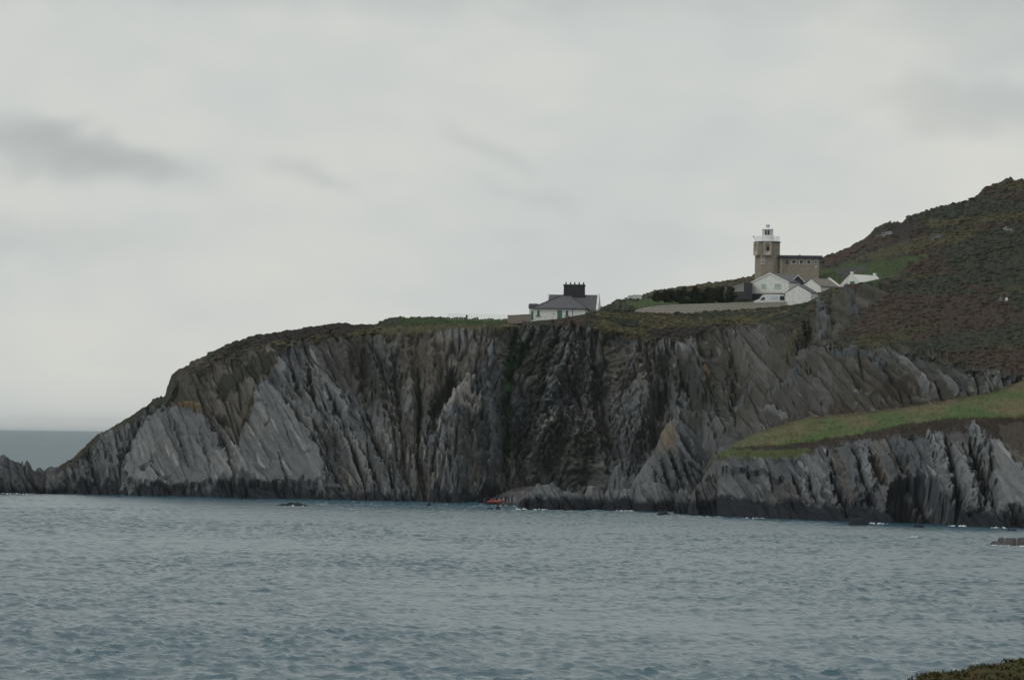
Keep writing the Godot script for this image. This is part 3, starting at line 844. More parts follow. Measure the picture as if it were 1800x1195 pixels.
# ---------------------------------------------------------------- rocks that stand by themselves
func rock(called: String, text: String, top: Array, dist: float, deep: float, lean: float, tone: Color, rough := 1.0, tide := 1.6, grooves := []) -> MeshInstance3D:
	# outline of the top as [x, y] along the photograph; the rock is as deep as told and closed behind
	var x0: float = top[0][0]
	var x1: float = top[top.size() - 1][0]
	var cols := clampi(int((x1 - x0) / 0.9), 18, 220)
	var rows := clampi(int((deep + 8.0) * 6.0), 40, 170)
	var p := PackedVector3Array()
	var col := PackedColorArray()
	for i in cols + 1:
		var u := float(i) / cols
		var px := lerpf(x0, x1, u)
		var yh := horizon(px)
		var high := maxf(EYE + (yh - tab(top, px)) * dist / LENS, -0.3)
		var round_ := pow(clampf(4.0 * u * (1.0 - u), 0.0, 1.0), 0.5)
		for j in rows + 1:
			var a := PI * j / rows
			var d := dist - 0.5 * deep * round_ * cos(a) * (1.0 - 0.25 * sin(a))
			var h := -1.2 + (high + 1.2) * pow(maxf(sin(a), 0.0), 0.62)
			if i == 0 or i == cols:
				h = minf(h, -0.4)
			var q := on_sea(px, d, h)
			var y := yh - (h - EYE) * LENS / d
			var r := relief(px * 1.0, y + (40.0 if a > PI / 2 else 0.0), lean, 900.0) * 0.8 * rough * minf(1.0, deep * 0.12)
			for g in grooves:
				if a < PI / 2:
					var v := along(g.slice(2), px + n_soft.get_noise_2d(px * 0.1, y * 0.1) * 3.0, y)
					r += float(g[1]) * maxf(0.0, 1.0 - v.x / float(g[0])) * sin(PI * clampf(v.y, 0.05, 0.95))
			if i == 0 or i == cols:
				r = 0.0
			q += Vector3(0, 0.6 * maxf(sin(a), 0.0), cos(a)) * r
			q.y += n_soft.get_noise_2d(q.x * 0.8, q.z * 0.8) * 0.25 * rough * sin(a)
			p.append(q)
			var c := rock_colour(px, y, lean, 900.0, 0.1)
			c = c.lerp(tone, 0.6)
			if called == "pyramid_rock":
				c = c.lerp(LICHEN, 0.6 * smoothstep(40.0, 15.0, Vector2((px - 1172.0) * 1.6, y - 762.0).length() + 20.0 * n_soft.get_noise_2d(px * 0.08, y * 0.08)))
			c = c.lerp(TIDE, smoothstep(0.7, -0.5, q.y - tide - 1.0 * n_soft.get_noise_2d(q.x * 0.3, q.z * 0.3)))
			c.a = 1.0
			col.append(c)
	var o := put(called, sheet(p, col, cols + 1, rows + 1), mats_rock())
	label(o, text, "rock")
	return o

func mats_rock() -> StandardMaterial3D:
	if not mats.has("rock"):
		mats["rock"] = vertex_coloured(0.9, 0.3)
	return mats["rock"]

func build_rocks() -> void:
	broken = 0.09
	var skerry := Color(0.06, 0.06, 0.062)
	rock("rock_ridge", "dark low rock ridge running off the headland's tip at the left edge", [[-160, 845], [-90, 815], [-30, 803], [0, 799], [14, 800], [28, 809], [36, 809], [48, 810], [58, 818], [72, 823], [84, 824], [96, 823], [112, 832], [128, 860]], 1022.0, 24.0, 0.3, Color(0.055, 0.057, 0.06), 1.2, 1.2)
	rock("skerry", "flat black skerry awash in front of the pale western slabs", [[486, 888], [492, 885], [500, 884], [508, 882.5], [514, 882], [518, 883], [521, 880.5], [526, 882], [534, 885], [543, 888.5]], 900.0, 5.0, 0.2, skerry, 0.6, 3.0)
	rock("sea_rock", "tiny black rock in the water left of the cove mouth", [[749, 889], [752, 884], [756, 885], [759, 889]], 915.0, 1.6, 0.2, skerry, 0.4, 3.0)
	rock("sea_rock", "small rounded black rock in the surf below the red boat", [[870, 895], [873, 890], [876, 889], [880, 895]], 884.0, 1.4, 0.0, skerry, 0.4, 3.0)
	rock("sea_rock", "thin dark rock almost awash in the white surf of the cove", [[854, 895], [860, 892], [866, 894], [870, 896]], 886.0, 1.2, 0.0, skerry, 0.3, 3.0)
	rock("rock_stack", "low dark boulder at the beach's right edge against the leaning ledge", [[908, 896], [914, 882], [922, 868], [928, 866], [936, 876], [942, 896]], 897.0, 7.0, 0.4, Color(0.085, 0.086, 0.09), 1.0, 2.0)
	rock("rock_stack", "long grey leaning ledge of tilted beds beside the shingle beach", [[930, 890], [936, 862], [943, 851], [952, 850], [962, 852], [974, 853], [984, 860], [996, 864], [1012, 862], [1024, 866], [1032, 880], [1040, 896]], 893.0, 12.0, 0.55, SLATE, 1.0, 2.2)
	rock("rock_stack", "dark rock hump between the leaning ledge and the pointed stack", [[1014, 892], [1022, 866], [1034, 856], [1046, 858], [1058, 864], [1066, 880], [1076, 895]], 905.0, 9.0, 0.2, Color(0.1, 0.1, 0.105), 1.1, 2.0)
	rock("rock_stack", "slender pointed grey stack standing up from the foot rocks", [[1066, 880], [1071, 850], [1076, 832], [1082, 822], [1087, 821], [1094, 830], [1101, 846], [1106, 860], [1110, 884]], 912.0, 6.0, 0.1, SLATE, 0.9, 1.6)
	rock("rock_stack", "squat grey block at the foot of the pointed stack", [[1060, 896], [1064, 866], [1072, 857], [1090, 857], [1106, 862], [1116, 868], [1122, 897]], 893.0, 10.0, 0.3, SLATE, 0.8, 2.3)
	rock("rock_stack", "broad grey block below the striped pyramid rock", [[1112, 898], [1118, 862], [1126, 853], [1144, 850], [1160, 852], [1172, 858], [1184, 872], [1192, 900]], 880.0, 11.0, 0.35, SLATE, 0.8, 2.3)
	rock("rock_stack", "small dark block right of the broad grey block at the waterline", [[1184, 902], [1190, 864], [1198, 858], [1208, 860], [1216, 872], [1224, 903]], 864.0, 8.0, 0.3, Color(0.1, 0.1, 0.105), 1.1, 2.0)
	rock("rock_stack", "dark rounded rock against the left end of the grassy point", [[1208, 904], [1216, 870], [1228, 846], [1244, 832], [1258, 830], [1274, 846], [1286, 906]], 852.0, 14.0, 0.3, Color(0.075, 0.075, 0.08), 1.3, 2.6)
	var pyramid := rock("pyramid_rock", "tall pyramid of striped curving beds with an ochre lichen crown", [[1106, 870], [1118, 842], [1134, 816], [1150, 792], [1160, 768], [1168, 752], [1178, 738], [1186, 733], [1194, 737], [1206, 746], [1220, 760], [1234, 780], [1246, 806], [1262, 840], [1276, 870]], 918.0, 26.0, 0.42, SLATE, 0.75, 0.5, [[7, -5.0, 1189, 738, 1200, 760, 1215, 790, 1238, 822], [8, -5.0, 1198, 742, 1224, 766, 1240, 800, 1262, 830], [5, -3.5, 1176, 780, 1188, 820, 1206, 868], [5, -3.5, 1164, 796, 1172, 836, 1186, 876], [5, -3.0, 1196, 790, 1208, 830, 1224, 868], [5, -2.0, 1150, 806, 1154, 840, 1160, 870]])
	pyramid.name = "pyramid_rock"
	rock("sea_rock", "small black rock breaking the water under the broad grey block", [[1154, 904], [1160, 899], [1170, 898], [1178, 905]], 846.0, 2.4, 0.0, skerry, 0.5, 3.0)
	rock("sea_rock", "square black rock in the water below the grassy point's dark cave", [[1491, 921], [1496, 912], [1510, 909], [1520, 912], [1528, 920]], 779.0, 3.0, 0.0, skerry, 0.5, 3.0)
	rock("sea_rock", "little black rock at the waterline right of the dark cave", [[1606, 926], [1611, 921], [1618, 920], [1626, 925]], 762.0, 2.0, 0.0, skerry, 0.5, 3.0)
	rock("sea_rock", "pair of tiny black rock tips at the foot of the big right slab", [[1770, 932], [1774, 929], [1778, 931], [1783, 929.5], [1790, 932]], 744.0, 1.5, 0.0, skerry, 0.3, 3.0)
	rock("skerry", "dark brown flat islet cut by the right edge of the view", [[1733, 959], [1740, 955], [1750, 948], [1758, 944.5], [1768, 946], [1778, 946], [1788, 944], [1800, 942], [1830, 940], [1870, 945], [1910, 958]], 640.0, 10.0, 0.0, Color(0.045, 0.042, 0.035), 0.3, -1.0)

func build_near_bank() -> void:
	# the grassy brow close below the camera, at the lower right corner
	var crest := [[1560, 1260], [1600, 1222], [1622, 1192], [1640, 1184], [1662, 1182], [1680, 1187], [1700, 1185], [1715, 1174], [1730, 1171], [1752, 1172], [1790, 1164], [1820, 1156], [1900, 1140], [2100, 1110]]
	var cols := 200
	var rows := 60
	var p := PackedVector3Array()
	var col := PackedColorArray()
	for i in cols:
		var px := 1540.0 + i * 3.0
		var top := at(px, tab(crest, px), 62.0)
		for j in rows:
			var t := float(j) / (rows - 1)
			var q := top
			if t < 0.6:
				var s := 1.0 - t / 0.6
				q.z += s * 26.0
				q.y -= s * 1.0 + s * s * 2.5
			else:
				var s := (t - 0.6) / 0.4
				q.z -= s * 14.0
				q.y -= s * s * 16.0
			q.y += n_soft.get_noise_2d(q.x * 0.9, q.z * 0.9) * 0.06 + n_soft.get_noise_2d(q.x * 4.0, q.z * 4.0) * 0.04
			p.append(q)
			var g := n_soft.get_noise_2d(q.x * 0.8, q.z * 0.5)
			var c := Color(0.045, 0.05, 0.018).lerp(Color(0.06, 0.042, 0.022), smoothstep(-0.2, 0.4, g)) * (1.0 + 0.35 * n_soft.get_noise_2d(q.x * 5.0, q.z * 3.0))
			c.a = 1.0
			col.append(c)
	var r := RandomNumberGenerator.new()
	r.seed = 17
	var st := SurfaceTool.new()
	st.begin(Mesh.PRIMITIVE_TRIANGLES)
	for k in 9000:
		var i := r.randi() % cols
		var j := r.randi_range(20, 40)
		var c := p[i * rows + j] + Vector3(r.randf_range(-0.1, 0.1), -0.01, r.randf_range(-0.3, 0.3))
		var tone := r.randf_range(0.7, 1.4)
		st.set_color(Color(0.05 * tone, 0.05 * tone, 0.02 * tone))
		for b in 4:
			var a := r.randf() * TAU
			var w := Vector3(cos(a), 0, sin(a)) * 0.012
			var tip := c + Vector3(r.randfn() * 0.04, r.randf_range(0.015, 0.06), r.randfn() * 0.04)
			tri(st, c - w, tip, c + w)
	st.generate_normals()
	label(put("bank_grass", st.commit(), vertex_coloured(0.9, 0.2)), "short tufted grass on the near bank in the lower right corner", "grass", "", "stuff")
	var o := put("near_bank", sheet(p, col, cols, rows), vertex_coloured(0.95, 0.2))
	label(o, "", "", "", "structure")

func heath(p: PackedVector3Array, col: PackedColorArray, soft: PackedFloat32Array, cols: int, rows: int) -> void:
	# low gorse, heather and bracken clumps over the rough ground
	var r := RandomNumberGenerator.new()
	r.seed = 91
	var st := SurfaceTool.new()
	st.begin(Mesh.PRIMITIVE_TRIANGLES)
	# a low uneven dome
	var knots := []
	for k in 3:
		var ring := []
		for q in 8:
			var up: float = [0.0, 0.45, 0.85][k]
			var wide: float = [1.0, 0.9, 0.5][k]
			ring.append(Vector3(cos(TAU * q / 8 + k * 0.4) * wide, up, sin(TAU * q / 8 + k * 0.4) * wide) * r.randf_range(0.8, 1.2))
		knots.append(ring)
	for k in 2:
		for q in 8:
			var tone := r.randf_range(0.8, 1.25)
			st.set_color(Color(tone, tone, tone))
			quad(st, knots[k][q], knots[k][(q + 1) % 8], knots[k + 1][(q + 1) % 8], knots[k + 1][q])
	for q in 8:
		tri(st, knots[2][q], knots[2][(q + 1) % 8], Vector3(0, 1.0, 0))
	st.generate_normals()
	var mm := MultiMesh.new()
	mm.transform_format = MultiMesh.TRANSFORM_3D
	mm.use_colors = true
	mm.mesh = st.commit()
	var places: Array[Transform3D] = []
	var tints: Array[Color] = []
	var tries := 0
	while places.size() < 18000 and tries < 400000:
		tries += 1
		var i := r.randi() % cols
		var px := 30.0 + i * 1.5
		if px > 670.0 and px < 1030.0 or px < 335.0:
			continue
		var j := r.randi_range(225, rows - 10)
		var k := i * rows + j
		var c := col[k]
		if soft[k] < 0.9 or c.g > c.r * 1.35 or absf(c.r - c.b) < 0.004:
			continue
		if px > 1090.0 and px < 1600.0 and j > 288 and r.randf() < 0.9:
			continue
		var s := r.randf_range(0.18, 0.5) * (1.6 if r.randf() < 0.06 else 1.0)
		places.append(Transform3D(Basis(Vector3.UP, r.randf() * TAU).scaled(Vector3(s * 1.2, s * 0.75, s * 1.2)), p[k] - Vector3(0, 0.06, 0)))
		var tone := r.randf_range(0.85, 1.45)
		tints.append(Color(c.r * tone, c.g * tone, c.b * tone))
	mm.instance_count = places.size()
	for k in places.size():
		mm.set_instance_transform(k, places[k])
		mm.set_instance_color(k, tints[k])
	var o := MultiMeshInstance3D.new()
	o.name = "heath_clumps"
	o.multimesh = mm
	o.material_override = vertex_coloured(0.95, 0.2)
	add_child(o)
	label(o, "low clumps of heather, gorse and bracken over the headland's rough slopes", "heath", "", "stuff")

# ---------------------------------------------------------------- small solids
func start() -> SurfaceTool:
	var st := SurfaceTool.new()
	st.begin(Mesh.PRIMITIVE_TRIANGLES)
	st.set_smooth_group(-1)
	return st

func finish(st: SurfaceTool) -> ArrayMesh:
	st.generate_normals()
	return st.commit()

func tri(st: SurfaceTool, a: Vector3, b: Vector3, c: Vector3) -> void:
	st.add_vertex(a)
	st.add_vertex(b)
	st.add_vertex(c)

func quad(st: SurfaceTool, a: Vector3, b: Vector3, c: Vector3, d: Vector3) -> void:
	tri(st, a, b, c)
	tri(st, a, c, d)

func prism(st: SurfaceTool, poly: Array, z0: float, z1: float, xf := Transform3D.IDENTITY) -> void:
	# an outline of x, y, x, y ... drawn out from z0 to z1
	var pts := polygon(poly)
	var n := pts.size()
	var ids := Geometry2D.triangulate_polygon(pts)
	for k in ids.size() / 3:
		var a := pts[ids[3 * k]]
		var b := pts[ids[3 * k + 1]]
		var c := pts[ids[3 * k + 2]]
		tri(st, xf * Vector3(a.x, a.y, z1), xf * Vector3(b.x, b.y, z1), xf * Vector3(c.x, c.y, z1))
		tri(st, xf * Vector3(a.x, a.y, z0), xf * Vector3(c.x, c.y, z0), xf * Vector3(b.x, b.y, z0))
	for i in n:
		var a := pts[i]
		var b := pts[(i + 1) % n]
		quad(st, xf * Vector3(a.x, a.y, z0), xf * Vector3(b.x, b.y, z0), xf * Vector3(b.x, b.y, z1), xf * Vector3(a.x, a.y, z1))

func bx(st: SurfaceTool, c: Vector3, s: Vector3, xf := Transform3D.IDENTITY) -> void:
	prism(st, [c.x - s.x / 2, c.y - s.y / 2, c.x + s.x / 2, c.y - s.y / 2, c.x + s.x / 2, c.y + s.y / 2, c.x - s.x / 2, c.y + s.y / 2], c.z - s.z / 2, c.z + s.z / 2, xf)

func block(called: String, c: Vector3, s: Vector3, m: Material, parent: Node) -> MeshInstance3D:
	var st := start()
	bx(st, c, s)
	return put(called, finish(st), m, parent)

func outline(called: String, poly: Array, z0: float, z1: float, m: Material, parent: Node, xf := Transform3D.IDENTITY) -> MeshInstance3D:
	var st := start()
	prism(st, poly, z0, z1, xf)
	return put(called, finish(st), m, parent)

func turned(st: SurfaceTool, prof: Array, sides: int, xf := Transform3D.IDENTITY, off := 0.0) -> void:
	# a profile of radius, height pairs spun about y
	for i in sides:
		var a := TAU * i / sides + off
		var b := TAU * (i + 1) / sides + off
		for k in prof.size() / 2 - 1:
			var r0: float = prof[2 * k]
			var y0: float = prof[2 * k + 1]
			var r1: float = prof[2 * k + 2]
			var y1: float = prof[2 * k + 3]
			quad(st, xf * Vector3(sin(a) * r0, y0, cos(a) * r0), xf * Vector3(sin(b) * r0, y0, cos(b) * r0), xf * Vector3(sin(b) * r1, y1, cos(b) * r1), xf * Vector3(sin(a) * r1, y1, cos(a) * r1))

func bar(st: SurfaceTool, a: Vector3, b: Vector3, r: float, sides := 6) -> void:
	var d := b - a
	var y := d.normalized()
	var x := y.cross(Vector3.FORWARD if absf(y.z) < 0.9 else Vector3.RIGHT).normalized()
	turned(st, [0.0, 0.0, r, 0.0, r, d.length(), 0.0, d.length()], sides, Transform3D(Basis(x, y, x.cross(y)), a))

const ALONG_X := Basis(Vector3(0, 0, -1), Vector3(0, 1, 0), Vector3(1, 0, 0))   # turns an outline drawn along z to run along x

func gable(half: float, eave: float, ridge: float, base := 0.0) -> Array:
	return [-half, base, half, base, half, eave, 0.0, ridge, -half, eave]

func chevron(half: float, eave: float, ridge: float, over: float, thick: float) -> Array:
	var fall := (ridge - eave) / half * over
	return [-half - over, eave - fall, -half - over, eave - fall + thick, 0.0, ridge + thick, half + over, eave - fall + thick, half + over, eave - fall, 0.0, ridge + 0.01]

func window(parent: Node, c: Vector3, w: float, h: float, frame_m: Material, pane_m: Material, turn := 0.0, bars := 1) -> Node3D:
	# a frame of four sides and its glazing bars, with the pane set back in it
	var st := start()
	var f := 0.09
	var xf := Transform3D(Basis(Vector3.UP, turn), c)
	bx(st, Vector3(0, h / 2, 0.02), Vector3(w + f, f, 0.12), xf)
	bx(st, Vector3(0, -h / 2, 0.02), Vector3(w + f, f, 0.16), xf)
	for s in [-1, 1]:
		bx(st, Vector3(s * w / 2, 0, 0.02), Vector3(f, h - f - 0.004, 0.12), xf)
	for k in bars:
		bx(st, Vector3(-w / 2 + w * (k + 1) / (bars + 1), 0, 0.02), Vector3(0.05, h - f - 0.004, 0.08), xf)
	var o := put("window", finish(st), frame_m, parent)
	st = start()
	bx(st, Vector3(0, 0, 0.015), Vector3(w - f, h - f, 0.03), xf)
	put("pane", finish(st), pane_m, o)
	return o

# ---------------------------------------------------------------- the lighthouse station
func build_station() -> void:
	var white := weathered(Color(0.72, 0.73, 0.72), 0.1, 5.0)
	var slate := weathered(Color(0.085, 0.085, 0.1), 0.3, 2.2, 0.7)
	var stone := weathered(Color(0.3, 0.26, 0.215), 0.25, 3.0)
	var pale_stone := weathered(Color(0.42, 0.375, 0.31), 0.15, 3.0)
	var black := weathered(Color(0.012, 0.013, 0.018), 0.3, 1.5, 0.6)
	var green := plain(Color(0.035, 0.15, 0.12), 0.5)
	var glass := plain(Color(0.02, 0.025, 0.035), 0.12)
	var trim := plain(Color(0.75, 0.76, 0.76), 0.6)
	var fascia := plain(Color(0.04, 0.045, 0.07), 0.6)
	cottage(white, slate, black, green, glass, trim)
	lighthouse(stone, pale_stone, fascia, trim, glass)
	houses(white, slate, green, glass, trim)
	station_walls()
	van(glass)
	hedge()
	hikers()

func cottage(white: Material, slate: Material, black: Material, green: Material, glass: Material, trim: Material) -> void:
	var t := thing("cottage", "white cottage with slate hipped roof and huge black chimney on the cliff top", "house", at(990, 566.5, 1003), deg_to_rad(-7.0))
	block("front_wing", Vector3(-0.75, 0.8, -2.2), Vector3(11.57, 4.6, 4.4), white, t)
	var across := Transform3D(ALONG_X, Vector3(0, 0, -6.6))
	outline("main_block", gable(3.1, 2.9, 6.15, -1.5), -4.0, 7.2, white, t, across)
	outline("main_roof", chevron(3.1, 2.92, 6.17, 0.25, 0.14), -3.85, 7.0, slate, t, across)
	for x in [-4.12, 7.12]:
		var st := start()
		prism(st, chevron(3.1, 2.95, 6.2, 0.2, 0.4), x - 0.22, x + 0.22, across)
		put("gable_coping", finish(st), white, t)
	outline("gable_wall", gable(3.05, 2.9, 6.1, -1.5), 7.2, 7.3, white, t, across)
	# the hipped roof of the front wing
	var st := start()
	var e := 3.12
	var h := 6.0
	var a := Vector3(-6.85, e, 0.35)
	var b := Vector3(5.35, e, 0.35)
	var c := Vector3(5.35, e, -6.4)
	var d := Vector3(-6.85, e, -6.4)
	var r1 := Vector3(-1.2, h, -5.2)
	var r2 := Vector3(0.95, h, -5.2)
	var low := Vector3(0, -0.14, 0)
	quad(st, a, b, r2, r1)
	tri(st, b, c, r2)
	tri(st, d, a, r1)
	quad(st, c, d, r1, r2)
	quad(st, a + low, b + low, b, a)
	quad(st, b + low, c + low, c, b)
	quad(st, d + low, a + low, a, d)
	quad(st, a + low, d + low, c + low, b + low)
	var roof := put("hipped_roof", finish(st), slate, t)
	for seg in [[a, r1], [b, r2]]:
		st = start()
		bar(st, seg[0] + Vector3(0, 0.03, 0), seg[1] + Vector3(0, 0.03, 0), 0.13)
		put("hip_tile", finish(st), plain(Color(0.05, 0.05, 0.065)), roof)
	# the long black stack: a spread foot, a neck and a flared head
	st = start()
	prism(st, [-0.85, 5.2, 4.2, 5.2, 4.2, 6.0, 4.02, 6.4, 3.98, 8.0, 4.1, 8.35, 4.1, 8.6, -0.75, 8.6, -0.75, 8.35, -0.62, 8.0, -0.66, 6.4, -0.85, 6.0], -7.3, -5.95)
	var stack := put("chimney", finish(st), black, t)
	for k in 5:
		st = start()
		turned(st, [0.0, 8.6, 0.17, 8.6, 0.13, 9.0, 0.16, 9.02, 0.16, 9.1, 0.09, 9.1], 8, Transform3D(Basis.IDENTITY, Vector3(-0.2 + k * 0.98, 0, -6.6)))
		put("chimney_pot", finish(st), black, stack)
	# the lean-to at the left end
	block("lean_to", Vector3(-7.1, 0.8, -2.6), Vector3(1.15, 4.5, 3.6), white, t)
	outline("lean_to_roof", [-7.85, 3.06, -7.75, 4.05, -6.0, 4.1, -6.0, 3.06], -4.6, -0.55, slate, t)
	var dr := block("door", Vector3(-6.98, 1.5, -0.78), Vector3(0.5, 2.0, 0.08), green, t)
	block("door_frame", Vector3(-6.98, 2.54, -0.76), Vector3(0.62, 0.08, 0.1), trim, dr)
	dr = block("door", Vector3(-0.78, 1.62, 0.03), Vector3(1.07, 2.1, 0.1), green, t)
	block("door_rail", Vector3(-0.78, 1.62, 0.09), Vector3(0.06, 1.9, 0.03), plain(Color(0.02, 0.08, 0.065)), dr)
	for x in [-5.54, 0.82]:
		window(t, Vector3(x, 2.05, 0.02), 0.42, 1.05, green, glass)
		block("sill", Vector3(x, 1.38, 0.07), Vector3(1.2, 0.16, 0.18), green, t)
	block("vent", Vector3(-2.15, 1.85, 0.02), Vector3(0.38, 0.14, 0.06), plain(Color(0.08, 0.08, 0.08)), t)
	block("vent", Vector3(-2.3, 0.85, 0.02), Vector3(0.22, 0.24, 0.06), plain(Color(0.3, 0.3, 0.3)), t)
	for x in [2.05, 4.98]:
		st = start()
		bar(st, Vector3(x, 0.2, 0.07), Vector3(x, 3.1, 0.07), 0.06)
		put("drainpipe", finish(st), plain(Color(0.03, 0.03, 0.035)), t)
	block("gutter", Vector3(-0.75, 3.04, 0.42), Vector3(12.1, 0.12, 0.12), plain(Color(0.05, 0.05, 0.055)), t)
	window(t, Vector3(7.32, 2.6, -6.6), 0.7, 0.9, trim, glass, PI / 2)
	outline("back_roof", [7.3, 2.4, 9.4, 2.15, 9.4, 2.0, 7.3, 1.4], -9.0, -6.6, slate, t)
	# the garden wall and the pale fence that run on to the left
	var g := weathered(Color(0.24, 0.215, 0.19), 0.35, 1.2)
	var w := thing("garden_wall", "short grey stone wall joining the cottage to the cliff-top fence", "wall", at(914, 563.5, 1000))
	outline("masonry", [-2.7, -0.6, 2.5, -0.6, 2.5, 1.38, 0.6, 1.3, -1.6, 1.12, -2.7, 1.1], -0.25, 0.25, g, w)
	outline("coping", [-2.75, 1.1, -1.6, 1.123, 0.6, 1.303, 2.55, 1.383, 2.55, 1.46, 0.6, 1.38, -1.6, 1.2, -2.75, 1.18], -0.3, 0.3, weathered(Color(0.3, 0.28, 0.25), 0.2, 1.5), w)
	var f := thing("cliff_top_fence", "pale post and rail fence along the cliff top left of the cottage", "fence", at(840, 561.5, 1010))
	var wood := plain(Color(0.72, 0.72, 0.7))
	for k in 24:
		var x := -6.6 + k * 0.57
		st = start()
		bx(st, Vector3(x, 0.35 - absf(x) * 0.01, 0), Vector3(0.06, 1.7 + 0.12 * sin(k * 2.3), 0.06))
		put("post", finish(st), wood, f)
	for y in [1.12, 0.7]:
		st = start()
		bar(st, Vector3(-6.7, y + 0.04, 0.05), Vector3(6.6, y - 0.16, 0.05), 0.025)
		put("rail", finish(st), wood, f)
	var marker := start()
	turned(marker, [0.0, 1.0, 0.2, 0.95, 0.26, 0.7, 0.2, 0.5, 0.22, -0.5], 7, Transform3D(Basis.IDENTITY, Vector3(-2.5, 0, 0.2)))
	put("gate_post", finish(marker), plain(Color(0.07, 0.06, 0.045)), f)

func lighthouse(stone: Material, pale_stone: Material, fascia: Material, trim: Material, glass: Material) -> void:
	var t := thing("lighthouse", "tan hexagonal lighthouse tower with white lantern and long flat-roofed wing", "lighthouse", at(1349, 489.5, 1042), deg_to_rad(-3.0))
	var st := start()
	turned(st, [0.0, -3.0, 2.85, -3.0, 2.85, 8.25, 0.0, 8.25], 6, Transform3D.IDENTITY, PI / 6)
	var tower := put("tower", finish(st), stone, t)
	# raised surrounds with tall funnel mouths for the fog horns, on the front and left faces
	for k in [0, -1]:
		var xf := Transform3D(Basis(Vector3.UP, k * PI / 3), Vector3.ZERO)
		var ring := []
		var inner := []
		var n := 28
		for i in n:
			var a := TAU * i / n
			ring.append(Vector3(sin(a) * 0.74, 6.72 + cos(a) * 0.74 + (0.62 if cos(a) > 0.0 else -0.62), 3.2))
			inner.append(Vector3(0.1 + sin(a) * 0.3, 6.7 + cos(a) * 0.5, 2.5))
		st = start()
		for i in n:
			quad(st, xf * ring[i], xf * ring[(i + 1) % n], xf * inner[(i + 1) % n], xf * inner[i])
			# the face of the surround, out to its rounded square edge
			var p: Vector3 = ring[i]
			var q: Vector3 = ring[(i + 1) % n]
			var grow := func(v: Vector3) -> Vector3:
				var a := Vector2(v.x, (v.y - 6.7) * 0.56)
				var m := maxf(absf(a.x), absf(a.y))
				var e := a / m * 0.93
				e = e.lerp(a.normalized() * 1.12, 0.3)
				return Vector3(clampf(e.x, -0.93, 0.93), 6.7 + clampf(e.y / 0.56, -1.5, 1.5), v.z)
			quad(st, xf * p, xf * grow.call(p), xf * grow.call(q), xf * q)
			var p2: Vector3 = grow.call(p)
			var q2: Vector3 = grow.call(q)
			quad(st, xf * p2, xf * Vector3(p2.x, p2.y, 2.3), xf * Vector3(q2.x, q2.y, 2.3), xf * q2)
		var horn := put("horn_surround", finish(st), pale_stone, t)
		st = start()
		turned(st, [0.0, 0.0, 0.52, 0.0, 0.52, 0.04, 0.0, 0.04], 14, xf * Transform3D(Basis(Vector3.RIGHT, PI / 2), Vector3(0.1, 6.7, 2.48)))
		put("horn_mouth", finish(st), plain(Color(0.02, 0.02, 0.02)), horn)
	var slab := start()
	turned(slab, [0.0, 8.25, 3.15, 8.25, 3.15, 8.43, 0.0, 8.43], 6, Transform3D.IDENTITY, PI / 6)
	put("gallery", finish(slab), plain(Color(0.1, 0.11, 0.13)), t)
	slab = start()
	turned(slab, [0.0, 8.43, 2.85, 8.43, 2.85, 8.6, 0.0, 8.6], 24)
	put("deck", finish(slab), trim, t)
	st = start()
	for k in 14:
		var a := TAU * k / 14
		bar(st, Vector3(sin(a) * 2.75, 8.55, cos(a) * 2.75), Vector3(sin(a) * 2.75, 9.62, cos(a) * 2.75), 0.045)
	for y in [8.95, 9.28, 9.6]:
		for k in 28:
			var a := TAU * k / 28
			var b := TAU * (k + 1) / 28
			bar(st, Vector3(sin(a) * 2.75, y, cos(a) * 2.75), Vector3(sin(b) * 2.75, y, cos(b) * 2.75), 0.04, 5)
	put("railing", finish(st), trim, t)
	st = start()
	turned(st, [0.0, 8.6, 1.48, 8.6, 1.46, 9.72, 1.3, 9.8, 0.0, 9.8], 24)
	put("lantern_base", finish(st), trim, t)
	# the lantern: white ribs and blind panels round a dark glazed front
	st = start()
	turned(st, [1.16, 9.8, 1.16, 11.2], 24)
	var lantern := put("lantern_wall", finish(st), weathered(Color(0.6, 0.64, 0.64), 0.12, 1.0), t)
	var pane := start()
	turned(pane, [1.175, 9.98, 1.175, 11.05], 40)
	for r in [[-0.62, 0.42]]:
		st = start()
		for i in 8:
			var a: float = lerpf(r[0], r[1], i / 8.0)
			var b: float = lerpf(r[0], r[1], (i + 1) / 8.0)
			quad(st, Vector3(sin(a) * 1.2, 9.98, cos(a) * 1.2), Vector3(sin(b) * 1.2, 9.98, cos(b) * 1.2), Vector3(sin(b) * 1.2, 11.05, cos(b) * 1.2), Vector3(sin(a) * 1.2, 11.05, cos(a) * 1.2))
		put("glazing", finish(st), plain(Color(0.02, 0.05, 0.055), 0.08), lantern)
	st = start()
	for a in [-1.1, -0.62, -0.1, 0.42, 0.95, 1.5, -1.6]:
		bar(st, Vector3(sin(a) * 1.22, 9.8, cos(a) * 1.22), Vector3(sin(a) * 1.22, 11.2, cos(a) * 1.22), 0.05)
	put("astragal", finish(st), trim, lantern)
	st = start()
	turned(st, [0.0, 11.2, 1.32, 11.2, 1.32, 11.3, 0.95, 11.5, 0.48, 11.6, 0.0, 11.6], 24)
	var dome := put("lantern_roof", finish(st), trim, t)
	st = start()
	turned(st, [0.0, 11.55, 0.5, 11.55, 0.42, 11.75, 0.46, 12.25, 0.42, 12.38, 0.0, 12.42], 16)
	put("cowl", finish(st), weathered(Color(0.55, 0.56, 0.6), 0.1, 1.0), dome)
	st = start()
	bar(st, Vector3(-2.75, 8.6, 0.3), Vector3(-3.15, 9.5, 0.3), 0.05)
	bx(st, Vector3(-3.2, 9.55, 0.3), Vector3(0.26, 0.36, 0.26))
	put("gallery_lamp", finish(st), plain(Color(0.2, 0.21, 0.24)), t)
